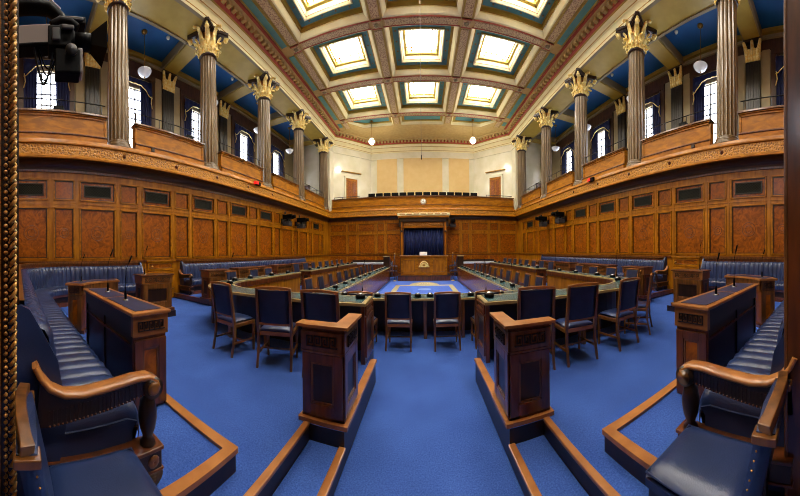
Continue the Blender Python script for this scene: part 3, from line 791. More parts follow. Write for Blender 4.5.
for sx in (-1, 1):
    S = SIDE[sx]
    # horseshoe wing
    out = [(-.72,3.04),(-2.75,3.04)]+arc(-2.9,4.32,1.28,270,180,10)+[(-4.18,7.4)]
    inn = [(-3.82,7.4)]+arc(-2.85,4.57,.97,180,270,10)+[(-.74,3.6)]
    poly = [(-x*sx, y) for x, y in out+inn]
    r = empty('horseshoe_table', f'tall curved table with green leather top behind the {S} wooden screen', 'table')
    tabletop(poly, 1.02, r)
    m = MB(); path = [(-.76,3.55)]+[(x, y-.05 if y < 4 else y) for x, y in arc(-2.85,4.57,1.0,270,180,10)]+[(-3.85,7.38)]
    th = []
    m.sweep(path, [(0,0.,WALLW),(0,.12,MAHOG),(.02,.12,MAHOG),(.02,.14,WALLW),(.0,.14,WALLW),(.0,.985,DARKW),(-.03,.985,DARKW),(-.03,0,DARKW)]) 
    m.sweep(path, [(.005,.86,MAHOG),(.03,.87,MAHOG),(.03,.985,MAHOG)])
    m.mirror(-sx); m.build('modesty_panel', r)
    m = MB(); m.box(-.79,3.08,Z1,-.74,3.56,.985,MAHOG)
    framed(m, .44, .5, Matrix.Translation((-.74,3.1,Z1+.08)) @ Matrix.Rotation(PI/2,4,'Z'), MAHOG, DARKW, .06)
    framed(m, .44, .12, Matrix.Translation((-.74,3.1,Z1+.6)) @ Matrix.Rotation(PI/2,4,'Z'), MAHOG, KEYW, .03)
    m.mirror(-sx); m.build('end_panel', r, bevel=.004)
    m = MB(); m.box(-4.14,7.3,Z1,-3.88,7.36,.985,MAHOG); m.mirror(-sx); m.build('end_panel', r, bevel=.004)
    for x, y in ((-1.45,3.1),(-2.2,3.1),(-2.93,3.12),(-3.75,3.5),(-4.1,4.2),(-4.12,5.3),(-4.12,6.3)): leg_box(r, -x*sx, y, Z1, .985)
    # inner table side row
    r = empty('side_table', f'long low table with green leather top along the {S} edge of the rug', 'table')
    poly = [(1.9*sx,5.42),(2.4*sx,5.42),(2.4*sx,14.5),(1.9*sx,14.5)]
    tabletop(poly, .76, r, .05)
    m = MB(); m.box(-1.97,5.42,0,-1.93,14.48,.725,MAHOGP)
    m.box(-1.93,5.42,0,-1.915,14.48,.05,MAHOG); m.box(-1.93,5.42,.66,-1.91,14.48,.725,MAHOGP); m.mirror(-sx); m.build('modesty_panel', r)
    m = MB(); m.box(-2.38,14.42,0,-1.93,14.47,.725,MAHOG); m.mirror(-sx); m.build('end_panel', r)
    for k in range(6): leg_box(r, 2.36*sx, 5.5+k*1.75, 0, .725)
    # rear row on the tier
    r = empty('rear_table', f'long raised table with green leather top on the {S} tier beyond the gangway', 'table')
    poly = [(3.82*sx,8.15),(4.25*sx,8.15),(4.25*sx,14.5),(3.82*sx,14.5)]
    tabletop(poly, 1.02, r, .05)
    m = MB(); m.box(-3.9,8.2,.262,-3.86,14.45,.985,WALLW)
    m.box(-3.86,8.2,.3,-3.84,14.45,.36,MAHOG); m.box(-3.86,8.2,.86,-3.83,14.45,.985,MAHOG)
    for k in range(8): m.box(-3.86,8.2+k*.885,.3,-3.84,8.28+k*.885,.9,RAILW)
    m.mirror(-sx); m.build('modesty_panel', r)
    m = MB(); m.box(-4.22,8.2,.265,-3.87,8.26,.985,MAHOG); framed(m, .33, .6, Matrix.Translation((-4.21,8.2,.32)), MAHOG, DARKW, .06); m.mirror(-sx); m.build('end_panel', r)
    for k in range(4): leg_box(r, 4.2*sx, 8.8+k*1.85, Z1, .985)
    # tier riser seen between the rows
    m = MB(); m.box(-3.85,7.4,0,-3.815,15.4,Z1+.01,MAHOG); m.mirror(-sx); struct(m.build('trim_9'))
r = empty('front_table', 'low table with green leather top facing the camera, across the end of the rug', 'table')
tabletop([(-2.4,4.8),(2.4,4.8),(2.4,5.4),(-2.4,5.4)], .76, r)
m = MB(); m.box(-2.3,5.3,0,2.3,5.34,.725,DARKW); m.build('modesty_panel', r)
for x in (-2.3,-1.45,-.72,.0,.72,1.45,2.3): leg_box(r, x+.01, 4.87, 0, .725, .06)

# dome microphones on the tables
dp = None
def dome(x, y, z, lab, group):
    global dp
    if dp is None:
        dp = empty('table_microphone', lab, 'microphone', (x,y,z), 0, group)
        m = MB(); m.lathe([(.06,0),(.068,.012),(.066,.035),(.055,.055),(.02,.06)], 16, BLACK); m.build('base', dp)
        m = MB(); m.lathe([(.05,.05),(.046,.066),(.03,.078),(.0,.082)], 14, SILVER); m.build('cap', dp)
    else: dup(dp, (x,y,z), 0, lab, group)
for i, x in enumerate((-1.62,-.93,-.13,.11,.92,1.55)):
    dome(x*.995, 5.02, .764, f'black dome microphone with silver cap on the low front table, {ORD[i]} from the left', 'dome microphones on the front table')
for sx in (-1, 1):
    dome(sx*.86, 3.36, 1.024, f'large black dome microphone at the inner end of the {SIDE[sx]} curved table', 'dome microphones on the curved tables')
    for i in range(11):
        dome(sx*2.17, 6.05+.82*i, .764, f'black dome microphone on the long low {SIDE[sx]} table, {ORD[i]} from the camera end', 'dome microphones on the side tables')
    for i in range(8):
        dome(sx*4.05, 8.55+.8*i, 1.024, f'black dome microphone on the raised {SIDE[sx]} rear table, {ORD[i]} from the gangway', 'dome microphones on the rear tables')
    for i, (x, y) in enumerate(((-3.62,3.85),(-3.93,4.35),(-4.0,5.0),(-4.0,5.95),(-4.0,6.85))):
        dome(sx*-x, y, 1.024, f'black dome microphone on the {SIDE[sx]} curved table, {ORD[i]} round the bend towards the wall' , 'dome microphones on the curved tables')
# gooseneck microphones
gp = None
def goose(x, y, z, h, lab, rz=0):
    global gp
    if gp is None:
        gp = empty('gooseneck_microphone', lab, 'microphone', (x,y,z), rz, 'gooseneck microphones')
        m = MB(); m.lathe([(.03,0),(.03,.006),(.022,.01)], 14, SILVER); m.lathe([(.013,.006),(.013,.07),(.008,.09),(.004,.1)], 10, BLACK); m.build('base', gp)
        m = MB(); m.tube([(0,0,.08),(0,0,.2),(-.004,-.005,.3),(-.02,-.03,.38)], .0035, 6, BLACK); st = m.build('stem', gp)
        m = MB(); m.tube([(-.02,-.03,.375),(-.034,-.05,.43)], [.008,.009], 8, BLACK); m.ball((-.035,-.052,.435), .009, BLACK, 6); m.build('head', st)
    else: dup(gp, (x,y,z), rz, lab, scale=(1,1,h/.43))

# ------------------------------------------------------------------ chairs
def make_chair(root):
    W = .205
    m = MB()
    rows = []
    for i in range(9):
        t = i/8; x = -W+.01+2*(W-.01)*t; row = []
        for y, z in ((-.17,.43),(-.175,.45),(-.15,.478),(.0,.49),(.16,.48),(.2,.455),(.2,.43)):
            e = 1-.5*abs(2*t-1)**6
            row.append((x, y, .43+(z-.43)*e))
        rows.append(row)
    m.grid(rows, LEATHER, True, closed=True); m.build('seat', root)
    m = MB(); m.box(-W,-.18,.385,W,-.15,.432,ORANGE); m.box(-W,.17,.385,W,.205,.432,CHAIRW)
    for s in (-1, 1): m.box(s*W-.015,-.17,.385,s*W+.015,.19,.432,CHAIRW)
    m.build('seat_frame', root, bevel=.004)
    def yb(z): return -.185-.075*max(0, (z-.45))/.53
    m = MB(); rows = []
    for i in range(7):
        z = .545+.4*i/6; row = []
        for j in range(7):
            u = (j-3)/3; row.append((u*(W-.018), yb(z)-.018+.012*u*u, z))
        for j in range(7):
            u = (3-j)/3; row.append((u*(W-.018), yb(z)+.022+.0*u*u, z))
        rows.append(row)
    m.grid(rows, LEATHERC, True, closed=True); m.add(rows[0], [tuple(range(14))], LEATHERC); m.add(rows[-1], [tuple(range(14))], LEATHERC)
    m.build('backrest', root)
    m = MB()
    for s in (-1, 1): m.tube([(s*W,yb(.43),.43),(s*W,yb(.7),.7),(s*W,yb(.96),.965)], [.026,.024,.021], 4, CHAIRW, smooth=False)
    pts = [(u*(W+.012), yb(.965)-.004+.016*(1-u*u), .962+.012*(1-u*u)) for u in [k/4-1 for k in range(9)]]
    m.tube(pts, .021, 4, ORANGE, smooth=False)
    m.box(-W,yb(.53)-.012,.518,W,yb(.53)+.014,.546,ORANGE)
    m.build('back_frame', root, bevel=.003)
    for s in (-1, 1):
        m = MB(); m.tube([(s*W,-.185,.44),(s*W,-.187,.25),(s*(W+.004),-.235,.0)], [.022,.021,.017], 4, CHAIRW, smooth=False); m.build('leg', root)
        m = MB(); m.tube([(s*(W-.008),.185,.39),(s*(W-.008),.187,.0)], [.024,.017], 4, CHAIRW, smooth=False); m.build('leg', root)
    m = MB()
    for s in (-1, 1): m.box(s*W-.011,-.2,.16,s*W+.011,.185,.185,CHAIRW)
    m.box(-W,-.02,.162,W,.0,.183,CHAIRW); m.build('stretcher', root)
cp = None
def chair(x, y, z, rz, lab, group, scale=None):
    global cp
    if cp is None:
        cp = empty('dining_chair', lab, 'chair', (x,y,z), rz, group); make_chair(cp)
        cp.name = 'chamber_chair'
        return cp
    r = dup(cp, (x,y,z), rz, lab, group, scale); return r
for i, x in enumerate((-1.05,-.41,.405,1.09)):
    chair(x-.03, 4.46, 0, 0, f'navy leather chair with oak frame at the low front table, {ORD[i]} from the left', 'chairs at the front table')
for i, (x, y, a) in enumerate(((-1.11,2.79,0),(-1.77,2.77,.3),(-2.52,2.77,-.13))):
    chair(x, y, Z1, a, f'navy leather chair pushed up to the left curved table, {ORD[i]} from the aisle', 'chairs at the curved tables')
for i, (x, y, a) in enumerate(((1.26,2.87,-.15),(1.83,2.8,-.06),(2.6,2.79,.1),(3.26,2.98,.6))):
    chair(x, y, Z1, a, f'navy leather chair pushed up to the right curved table, {ORD[i]} from the aisle', 'chairs at the curved tables')
for sx in (-1, 1):
    S = SIDE[sx]; rz = sx*PI/2
    for i, y in enumerate((5.1,6.1,6.85) if sx < 0 else (4.5,5.3,6.1,6.85)):
        chair(sx*4.5, y, Z1, rz, f'navy chair behind the {S} curved table arm, wall side, {ORD[i]} from the bend', 'chairs behind the curved table arms', (1,1,.93))
    for i in range(11):
        chair(sx*2.68, 6.05+.82*i, 0, rz+RND.uniform(-.12,.12), f'navy chair behind the long low {S} table, {ORD[i]} from the camera end', 'chairs behind the side tables')
    for i in range(8):
        chair(sx*4.5, 8.75+.8*i, Z1, rz+RND.uniform(-.1,.1), f'navy chair behind the raised {S} rear table, {ORD[i]} from the gangway', 'chairs behind the rear tables')
    for i, (x, y, z) in enumerate(((1.8,15.12,.0),(1.84,15.85,.25))):
        c = chair(sx*x, y, z, rz, f'navy clerk chair beside the {S} flank of the podium, {"front" if i == 0 else "rear"} one', 'clerk chairs by the podium', (1.1,1.1,1.15))

# ------------------------------------------------------------------ L-shaped wooden screens at the aisle
for sx in (-1, 1):
    r = empty('wooden_screen', f'L-shaped carved wooden screen with key-pattern frieze at the {SIDE[sx]} of the aisle', 'screen', (sx*.642,1.93,Z1)); r.scale = (1, 1, .965)
    m = MB(); m.box(-.37,.012,.05,0,.1,.81,MAHOG); m.box(-.1,.1,.05,-.012,.4,.81,MAHOG)
    framed(m, .352, .52, Matrix.Translation((-.362,.012,.06)), MAHOG, DARKW, .075)
    framed(m, .39, .52, Matrix.Translation((-.012,.012,.06)) @ Matrix.Rotation(PI/2,4,'Z'), MAHOG, DARKW, .075)
    m.box(-.375,-.012,.585,.012,.012,.605,CHAIRW); m.box(-.012,-.012,.585,.012,.405,.605,CHAIRW)
    m.box(-.27,-.012,.6,.0,.012,.6,CHAIRW)
    m.mirror(1 if sx < 0 else -1); m.build('body', r, bevel=.003)
    m = MB()
    m.box(-.37,-.012,.61,.0,.012,.77,CHAIRW); m.box(-.012,-.012,.61,.012,.4,.77,CHAIRW)
    greek(m, .27, .085, 4, KEYW, Matrix.Translation((-.32,-.012,.648)), dep=.012)
    greek(m, .27, .085, 4, KEYW, Matrix.Translation((.012,.06,.648)) @ Matrix.Rotation(PI/2,4,'Z'), dep=.012)
    m.mirror(1 if sx < 0 else -1); m.build('key_frieze', r)
    m = MB(); m.prism([(-.405,-.045),(.045,-.045),(.045,.43),(-.085,.43),(-.085,.085),(-.405,.085)], .81, .835, ORANGE)
    m.mirror(1 if sx < 0 else -1); m.build('top_rail', r, bevel=.009)
    m = MB(); m.prism([(-.39,-.035),(.035,-.035),(.035,.42),(-.39,.42)], .0, .035, ORANGE); m.box(-.05,.42,-.004,.03,1.27,.035,ORANGE); m.box(-.37,.0,.03,.0,.1,.055,MAHOG); m.box(-.1,.0,.03,0,.4,.055,MAHOG)
    m.mirror(1 if sx < 0 else -1); m.build('base', r, bevel=.006)

# ------------------------------------------------------------------ desks in front of the wall benches
def desk(lab, x, y, z, rz, L, dp_=.34, h=.81, key=True, knob=False):
    r = empty('bench_desk', lab, 'desk', (x,y,z), rz, 'desks before the wall benches')
    m = MB(); m.box(-L/2+.02,.02,.07,L/2-.02,dp_-.02,h-.03,MAHOG)
    n = max(1, round(L/.75)); w = (L-.04)/n
    for k in range(n): framed(m, w-.02, h-.28, Matrix.Translation((-L/2+.03+k*w,.02,.08)), CHAIRW if key else MAHOG, DARKW, .1)
    framed(m, dp_-.06, h-.28, Matrix.Translation((-L/2+.02,dp_-.03,.08)) @ Matrix.Rotation(-PI/2,4,'Z'), MAHOG, DARKW, .06)
    framed(m, dp_-.06, h-.28, Matrix.Translation((L/2-.02,.03,.08)) @ Matrix.Rotation(PI/2,4,'Z'), MAHOG, DARKW, .06)
    m.build('body', r, bevel=.003)
    m = MB(); m.box(-L/2,-.005,h-.19,L/2,dp_,h-.03,KEYB); greek(m, L-.14, .075, max(4, int(L/.1)), KEYW, Matrix.Translation((-L/2+.07,-.005,h-.155)), dep=.008); m.build('key_frieze', r)
    m = MB(); m.box(-L/2-.03,-.035,h-.03,L/2+.03,dp_+.03,h,MAHOG); m.build('top', r, bevel=.008)
    m = MB(); m.box(-L/2-.03,-.04,0,L/2+.03,dp_+.02,.07,MAHOG); m.build('plinth', r, bevel=.006)
    if knob:
        m = MB(); m.lathe([(.02,0),(.035,.02),(.02,.035),(.0,.04)], 10, BRASS, Matrix.Translation((L/2-.1,.0,h-.11)) @ RX); m.build('knob', r)
    return r
for sx in (-1, 1):
    S = SIDE[sx]; rz = PI/2 if sx < 0 else -PI/2; dy = 0 if sx < 0 else .06
    desk(f'carved mahogany desk before the end of the nearest {S} wall bench, beside the low door', sx*4.76, 2.83+dy, Z2, rz, .76)
    desk(f'mahogany desk at the near end of the far {S} bench, beside the gangway', sx*5.0, 4.92 if sx < 0 else 4.72, Z2+.0, rz, .78, knob=sx > 0)
    desk(f'long mahogany desk, second along the far {S} wall bench', sx*5.02, 6.55, Z2, rz, 1.65)
    desk(f'mahogany desk, third along the far {S} wall bench', sx*5.02, 8.4, Z2, rz, 1.1)
    desk(f'mahogany desk, fourth and last along the far {S} wall bench', sx*5.02, 9.95, Z2, rz, 1.2)
    # long foreground desk with sunk writing panels
    r = empty('writing_desk', f'long dark desk with navy writing panels before the foreground {S} bench', 'desk', (sx*2.6,1.02+(0 if sx < 0 else .07),Z2))
    f = 1 if sx < 0 else -1
    m = MB(); m.box(-.72,-.13,.0,.72,.13,.76,DARKW); m.box(-.72,-.15,.5,.72,-.13,.52,MAHOG)
    for k in range(3): m.box(-.71+k*.69,-.145,0,-.67+k*.69,-.13,.62,DARKW)
    m.box(-.72,-.15,.62,.72,-.13,.76,DARKW)
    for k in range(2): framed(m, .68, .56, Matrix.Translation((.02-k*.7+.68,.13,.05)) @ Matrix.Rotation(PI,4,'Z'), MAHOG, DARKW, .1)
    m.mirror(f); m.build('body', r)
    m = MB(); m.box(.72,-.15,0,.745,.15,.76,MAHOG); framed(m, .29, .54, Matrix.Translation((.745,-.145,.03)) @ Matrix.Rotation(PI/2,4,'Z'), MAHOG, BURL, .07)
    m.mirror(f); m.build('end_panel', r, bevel=.003)
    m = MB(); m.box(.72,-.16,.6,.765,.16,.765,KEYB); greek(m, .24, .07, 5, KEYW, Matrix.Translation((.765,-.12,.645)) @ Matrix.Rotation(PI/2,4,'Z'), dep=.01)
    m.mirror(f); m.build('key_frieze', r)
    m = MB(); m.box(-.75,-.18,.765,.785,.18,.795,ORANGE); m.mirror(f); m.build('top', r, bevel=.008)
    for a, b in ((-.70,-.0),(.04,.72)):
        m = MB(); m.box(a,-.125,.79,b,.125,.798,INSET); m.mirror(f); m.build('writing_panel', r)
    # curved corner desk
    r = empty('curved_desk', f'curved mahogany corner desk with navy top in the near {S} corner', 'desk', (sx*3.5,1.6+(0 if sx < 0 else .06),Z2))
    def ring(r0, r1, a0=172, a1=236): return arc(0,0,r1,a0,a1,14)+arc(0,0,r0,a1,a0,14)
    m = MB(); m.prism(ring(.76,.99), 0, .76, MAHOG); m.mirror(f)
    m.build('body', r)
    m = MB(); a = math.radians(236); MM = Matrix.Translation((.985*math.cos(a),.985*math.sin(a),0)) @ Matrix.Rotation(a+PI,4,'Z')
    framed(m, .22, .54, MM @ Matrix.Translation((0,-.0,.06)), CHAIRW, BURL, .05); m.box(0,-.025,.61,.22,0,.76,CHAIRW,MM); greek(m, .17, .07, 3, KEYW, MM @ Matrix.Translation((.025,-.025,.65)))
    m.mirror(f); m.build('end_panel', r)
    m = MB(); m.sweep(arc(0,0,.755,172,236,14)[::-1], [(.0,.6,CHAIRW),(.02,.6,CHAIRW),(.02,.76,CHAIRW),(0,.76,CHAIRW)]); m.mirror(f); m.build('frieze', r)
    m = MB(); m.prism(ring(.72,1.03,170,239), .76, .79, ORANGE); m.mirror(f); m.build('top', r, bevel=.008)
    m = MB(); m.prism(ring(.78,.97,174,235), .785, .793, INSET); m.mirror(f); m.build('writing_panel', r)
    m = MB(); m.prism(ring(.73,1.01), 0, .06, MAHOG); m.mirror(f); m.build('plinth', r)
    goose(sx*2.35, 1.02+(.0 if sx < 0 else .07), Z2+.798, .42, f'gooseneck microphone on the near half of the long {S} writing desk', PI if sx < 0 else 0)
    goose(sx*2.95, 1.05+(.0 if sx < 0 else .07), Z2+.798, .5, f'gooseneck microphone on the far half of the long {S} writing desk', PI if sx < 0 else 0)
    a = math.radians(222); goose(sx*(3.5-.875*math.cos(a)*-1*-1) if False else sx*(3.5+.875*abs(math.cos(a))), 1.6+.875*math.sin(a)+(0 if sx < 0 else .06), Z2+.793, .45, f'gooseneck microphone on the curved {S} corner desk', PI if sx < 0 else 0)
    goose(sx*4.92, 2.6+dy, Z2+.81, .6, f'gooseneck microphone on the desk beside the low {S} door', PI if sx < 0 else 0)
    goose(sx*3.75, 4.02, 1.024, .62, f'tall gooseneck microphone at the bend of the {S} curved table', PI if sx < 0 else 0)
    goose(sx*4.0, 7.1, 1.024, .7, f'tall gooseneck microphone at the far tip of the {S} curved table', PI if sx < 0 else 0)
    goose(sx*2.0, 5.6, .764, .6, f'tall gooseneck microphone at the near end of the long low {S} table', PI if sx < 0 else 0)
    goose(sx*1.25, 5.1, .764, .7, f'tall gooseneck microphone on the low front table at its {S} side', PI if sx < 0 else 0)
    # low door in the dado between the benches
    r = empty('low_door', f'low oak door with two knobs in the {S} wall dado between the benches', 'door', (sx*(D-.05),4.1,Z1), PI/2 if sx < 0 else -PI/2)
    m = MB(); m.box(-.48,-.01,0,.48,.02,1.14,WALLW); framed(m, .92, .26, Matrix.Translation((-.46,-.01,.87)), RAILW, BURL, .05); framed(m, .92, .82, Matrix.Translation((-.46,-.01,.02)), RAILW, BURL, .1); m.box(-.52,-.06,1.14,.52,.02,1.18,RAILW); m.build('leaf', r, bevel=.003)
    for u, z in ((-.34,1.0),(.4,.3)):
        m = MB(); m.lathe([(.015,0),(.015,.03),(.035,.045),(.03,.07),(.0,.075)], 12, BRASS, Matrix.Translation((u*f*-1 if False else u,-.03,z)) @ RX); m.build('knob', r)

# ------------------------------------------------------------------ leather benches
def bench(lab, path_pts, base, sx, dy, rib=.13, ds_=0., bk=1.):
    """path_pts: plan polyline of the back plane, room side on the right of travel; base: floor height"""
    r = empty('leather_bench', lab, 'bench', (0,0,0), 0, 'leather wall benches')
    P = [Vector(p) for p in path_pts]; S = [0]
    for a, b in zip(P, P[1:]): S.append(S[-1]+(b-a).length)
    def at(s):
        for i in range(len(P)-1):
            if s <= S[i+1]+1e-9 or i == len(P)-2:
                t = (s-S[i])/(S[i+1]-S[i]); return P[i].lerp(P[i+1], t), i
    L = S[-1]; n = max(2, int(L/rib)); rb = L/n
    NV = []
    for i in range(len(P)):
        ds = []
        if i > 0: ds.append((P[i]-P[i-1]).normalized())
        if i < len(P)-1: ds.append((P[i+1]-P[i]).normalized())
        d = sum(ds, Vector((0,0))).normalized(); NV.append(Vector((d.y,-d.x)))
    def samp(s):
        p, i = at(s); t = (s-S[i])/(S[i+1]-S[i]); nn = NV[i].lerp(NV[i+1], t).normalized(); return p, nn
    ss = []
    for k in range(n):
        for q in (0, .1, .3, .5, .7, .9): ss.append((k+q)*rb)
    ss.append(L)
    zs = base+.44
    backp = [(.04,zs+.40,.3),(.07,zs+.425,.8),(.11,zs+.43,1),(.15,zs+.405,1),(.17,zs+.36,1),(.185,zs+.25,1),(.2,zs+.12,1),(.215,zs-.01,.6)]
    backp = [(d*bk, z+.05*(z > zs+.2), w) for d, z, w in backp]
    seatp = [(.17,zs-.03,0),(.22,zs-.002,.6),(.32,zs+.008,1),(.46,zs+.012,1),(.56,zs+.006,1),(.61,zs-.014,.8),(.63,zs-.05,.4),(.625,zs-.14,0)]
    seatp = [(d+ds_, z, w) for d, z, w in seatp]
    for nm, prof in (('backrest', backp), ('seat', seatp)):
        rows = []
        for s in ss:
            p, nn = samp(s); ph = abs(math.sin(PI*s/rb)); a = .028*math.sqrt(ph)-.018
            row = []
            for j, (d, z, w) in enumerate(prof):
                q0 = prof[max(0,j-1)]; q1 = prof[min(len(prof)-1,j+1)]
                tv = Vector((q1[0]-q0[0], q1[1]-q0[1])).normalized(); nv = Vector((-tv.y, tv.x))
                if nm == 'backrest' : nv = Vector((tv.y*-1, tv.x)) 
                if (nv.x if nm == 'backrest' else nv.y) < 0: nv = -nv
                if nm == 'seat':
                    e_ = min(s, L-s)/.09
                    if e_ < 1: z -= .07*(1-math.sqrt(max(0, 1-(1-e_)**2)))
                row.append((p.x+nn.x*(d+nv.x*a*w), p.y+nn.y*(d+nv.x*a*w)+dy, z+nv.y*a*w))
            rows.append(row)
        m = MB(); m.grid(rows, LEATHER); m.mirror(-sx); m.build(nm, r)
    pp = [(p.x, p.y+dy) for p in P]
    m = MB(); m.sweep(pp, [(.02,base+.0,MAHOG),(.02,zs+.48,MAHOG),(.0,zs+.48,MAHOG),(.0,zs+.55,MAHOG),(.05,zs+.55,MAHOG),(.05,zs+.48,MAHOG),(.02,zs+.48,MAHOG)])
    m.sweep(pp, [(.0,zs+.55,CHAIRW),(.0,zs+.59,CHAIRW),(.075,zs+.59,CHAIRW),(.075,zs+.55,CHAIRW),(.0,zs+.55,CHAIRW)])
    for i in (0, -1):
        p, nn = samp(0 if i == 0 else L); e = Vector((nn.y*-1, nn.x))
        poly = [(.0,zs+.57),(.06,zs+.57),(.1,zs+.55),(.14,zs+.48),(.19*bk,zs+.3),(.215*bk,zs+.12),(.225*bk,zs),(.2,base),(.0,base)]
        vs = []
        for w in (-.02, .03) if i else (-.03, .02):
            for d, z in poly: vs.append((p.x+nn.x*d+e.x*w, p.y+nn.y*d+e.y*w+dy, z))
        k = len(poly); m.add(vs, [tuple(range(k)), tuple(range(2*k-1,k-1,-1))]+[(q,(q+1)%k,(q+1)%k+k,q+k) for q in range(k)], LEATHER)
        poly = [(.0,zs+.6),(.05,zs+.6),(.055,zs+.45),(.055,base),(.0,base)]; vs = []; sg = -1 if i == 0 else 1
        for w in (-.02, .02):
            for d, z in poly: vs.append((p.x+nn.x*d+e.x*w, p.y+nn.y*d+e.y*w+dy, z))
        k = len(poly); m.add(vs, [tuple(range(k)), tuple(range(2*k-1,k-1,-1))]+[(q,(q+1)%k,(q+1)%k+k,q+k) for q in range(k)], DARKW)
        for q in range(30):
            z = base+.12+q*.03; c = p+nn*.025
            m.box(-.022,-.016,z,.022,.016,z+.012,CHAIRW,T(c.x,c.y+dy,0,math.atan2(e.y,e.x)))
    m.mirror(-sx); m.build('back_rail', r)
    m = MB(); m.sweep(pp, [(.2,base,MAHOG),(.58+ds_,base,MAHOG),(.58+ds_,base+.1,MAHOG),(.54+ds_,base+.1,DARKW),(.54+ds_,zs-.2,MAHOG),(.6+ds_,zs-.2,MAHOG),(.615+ds_,zs-.13,CHAIRW),(.55+ds_,zs-.12,CHAIRW),(.2,zs-.1,MAHOG),(.2,base,MAHOG)])
    for i in (0, -1):
        p, nn = samp(0 if i == 0 else L); e = Vector((nn.y*-1, nn.x))
        poly = [(.18,base),(.58+ds_,base),(.58+ds_,zs-.13),(.61+ds_,zs-.09),(.55+ds_,zs-.065),(.18,zs-.075)]; vs = []
        for w in (-.01, .01):
            for d, z in poly: vs.append((p.x+nn.x*d+e.x*w, p.y+nn.y*d+e.y*w+dy, z))
        k = len(poly); m.add(vs, [tuple(range(k)), tuple(range(2*k-1,k-1,-1))]+[(q,(q+1)%k,(q+1)%k+k,q+k) for q in range(k)], LEATHER)
    m.mirror(-sx); m.build('base', r)
    return r
def bench_arm(root, x, y, z, rz, label=None):
    """arm in the local plane x = 0; d runs along +y from the back, z up from the platform"""
    path = [(.03,.74),(.055,.69),(.1,.635),(.17,.6),(.26,.592),(.4,.605),(.53,.617),(.61,.612),(.655,.585),(.668,.55)]
    m = MB(); rows = []
    for i, (d, zz) in enumerate(path):
        q0 = path[max(0,i-1)]; q1 = path[min(len(path)-1,i+1)]; tv = Vector((q1[0]-q0[0], q1[1]-q0[1])).normalized(); nv = Vector((-tv.y, tv.x))
        if nv.y < 0 and i < 8: nv = -nv
        w = .045
        sec = [(-w,0),(-w*.92,.01),(-w*.5,.017),(w*.5,.017),(w*.92,.01),(w,0),(w*.9,-.012),(-w*.9,-.012)]
        rows.append([(a, d+nv.x*b, zz+nv.y*b) for a, b in sec])
    m.grid(rows, ORANGE, True, closed=True); m.add(rows[0], [tuple(range(8))], ORANGE); m.add(rows[-1], [tuple(range(8))], ORANGE)
    a = m.build('armrest', root, (x,y,z), rz)
    if label: a['label'] = label
    m = MB(); vs = []; top = [(d, zz-.012) for d, zz in path[1:9]]; bot = [(.6,.53),(.5,.515),(.35,.495),(.2,.475),(.1,.46),(.04,.46)]
    poly = top+bot; k = len(poly)
    for w in (-.03,.03):
        for d, zz in poly: vs.append((w,d,zz))
    tri = tessellate_polygon([[Vector((d,zz,0)) for d, zz in poly]])
    m.add(vs, [tuple(t) for t in tri]+[tuple(q+k for q in t) for t in tri]+[(q,(q+1)%k,(q+1)%k+k,q+k) for q in range(k)], DARKW)
    for q in range(26):
        d = .1+.5*q/25; zb = .462+.068*q/25
        for w in (-1, 1): m.box(w*.03-.003,d-.004,zb+.01,w*.03+.003,d+.004,zb+.075,DARKW)
        for w in (-1, 1): m.ball((w*.031,d,zb+.004), .006, MAHOG, 4)
    m.build('arm_board', a)
    m = MB(); RY = Matrix.Rotation(PI/2,4,'Y')
    m.lathe([(.0,-.045),(.056,-.042),(.056,.042),(.0,.045)], 20, DARKW, Matrix.Translation((0,.632,.553)) @ RY)
    for w in (-1, 1): m.lathe([(.04,-.006),(.03,.006),(.018,.008),(.0,.008)], 14, CHAIRW, Matrix.Translation((w*.046,.632,.553)) @ RY)
    m.build('scroll', a)
    m = MB(); m.lathe([(.03,.5),(.026,.48),(.04,.465),(.044,.44),(.05,.41),(.05,.37),(.042,.32),(.028,.28),(.024,.265),(.04,.25),(.044,.235),(.03,.22)], 18, DARKW, Matrix.Translation((0,.615,.02))); m.build('arm_post', a)
    m = MB(); m.box(-.055,.05,.14,.055,.67,.25,DARKW); m.box(-.062,.04,.235,.062,.68,.255,MAHOG); m.box(-.06,.04,.13,.06,.68,.145,MAHOG)
    for w in (-1, 1):
        m.lathe([(.035,0),(.03,.008),(.012,.012),(.0,.006)], 10, CHAIRW, Matrix.Translation((w*.055,.62,.19)) @ Matrix.Rotation(w*PI/2,4,'Y'))
    m.build('end_rail', root, (x,y,z), rz, bevel=.004)
    m = MB(); vs = []
    rows = []
    for t in range(9):
        u = t/8; c = .62+.03*math.sin(u*PI*1.2)-.05*u*u; h = .05*(1-u*.45); zz = .135*(1-u)
        rows.append([(-.04,c-h,zz),(.04,c-h,zz),(.04,c+h,zz),(-.04,c+h,zz)])
    m.grid(rows, DARKW, True, closed=True); m.add(rows[-1], [(0,1,2,3)], DARKW)
    m.build('leg', a)
corner = arc(-5.3,1.43,1.43,270,180,16)
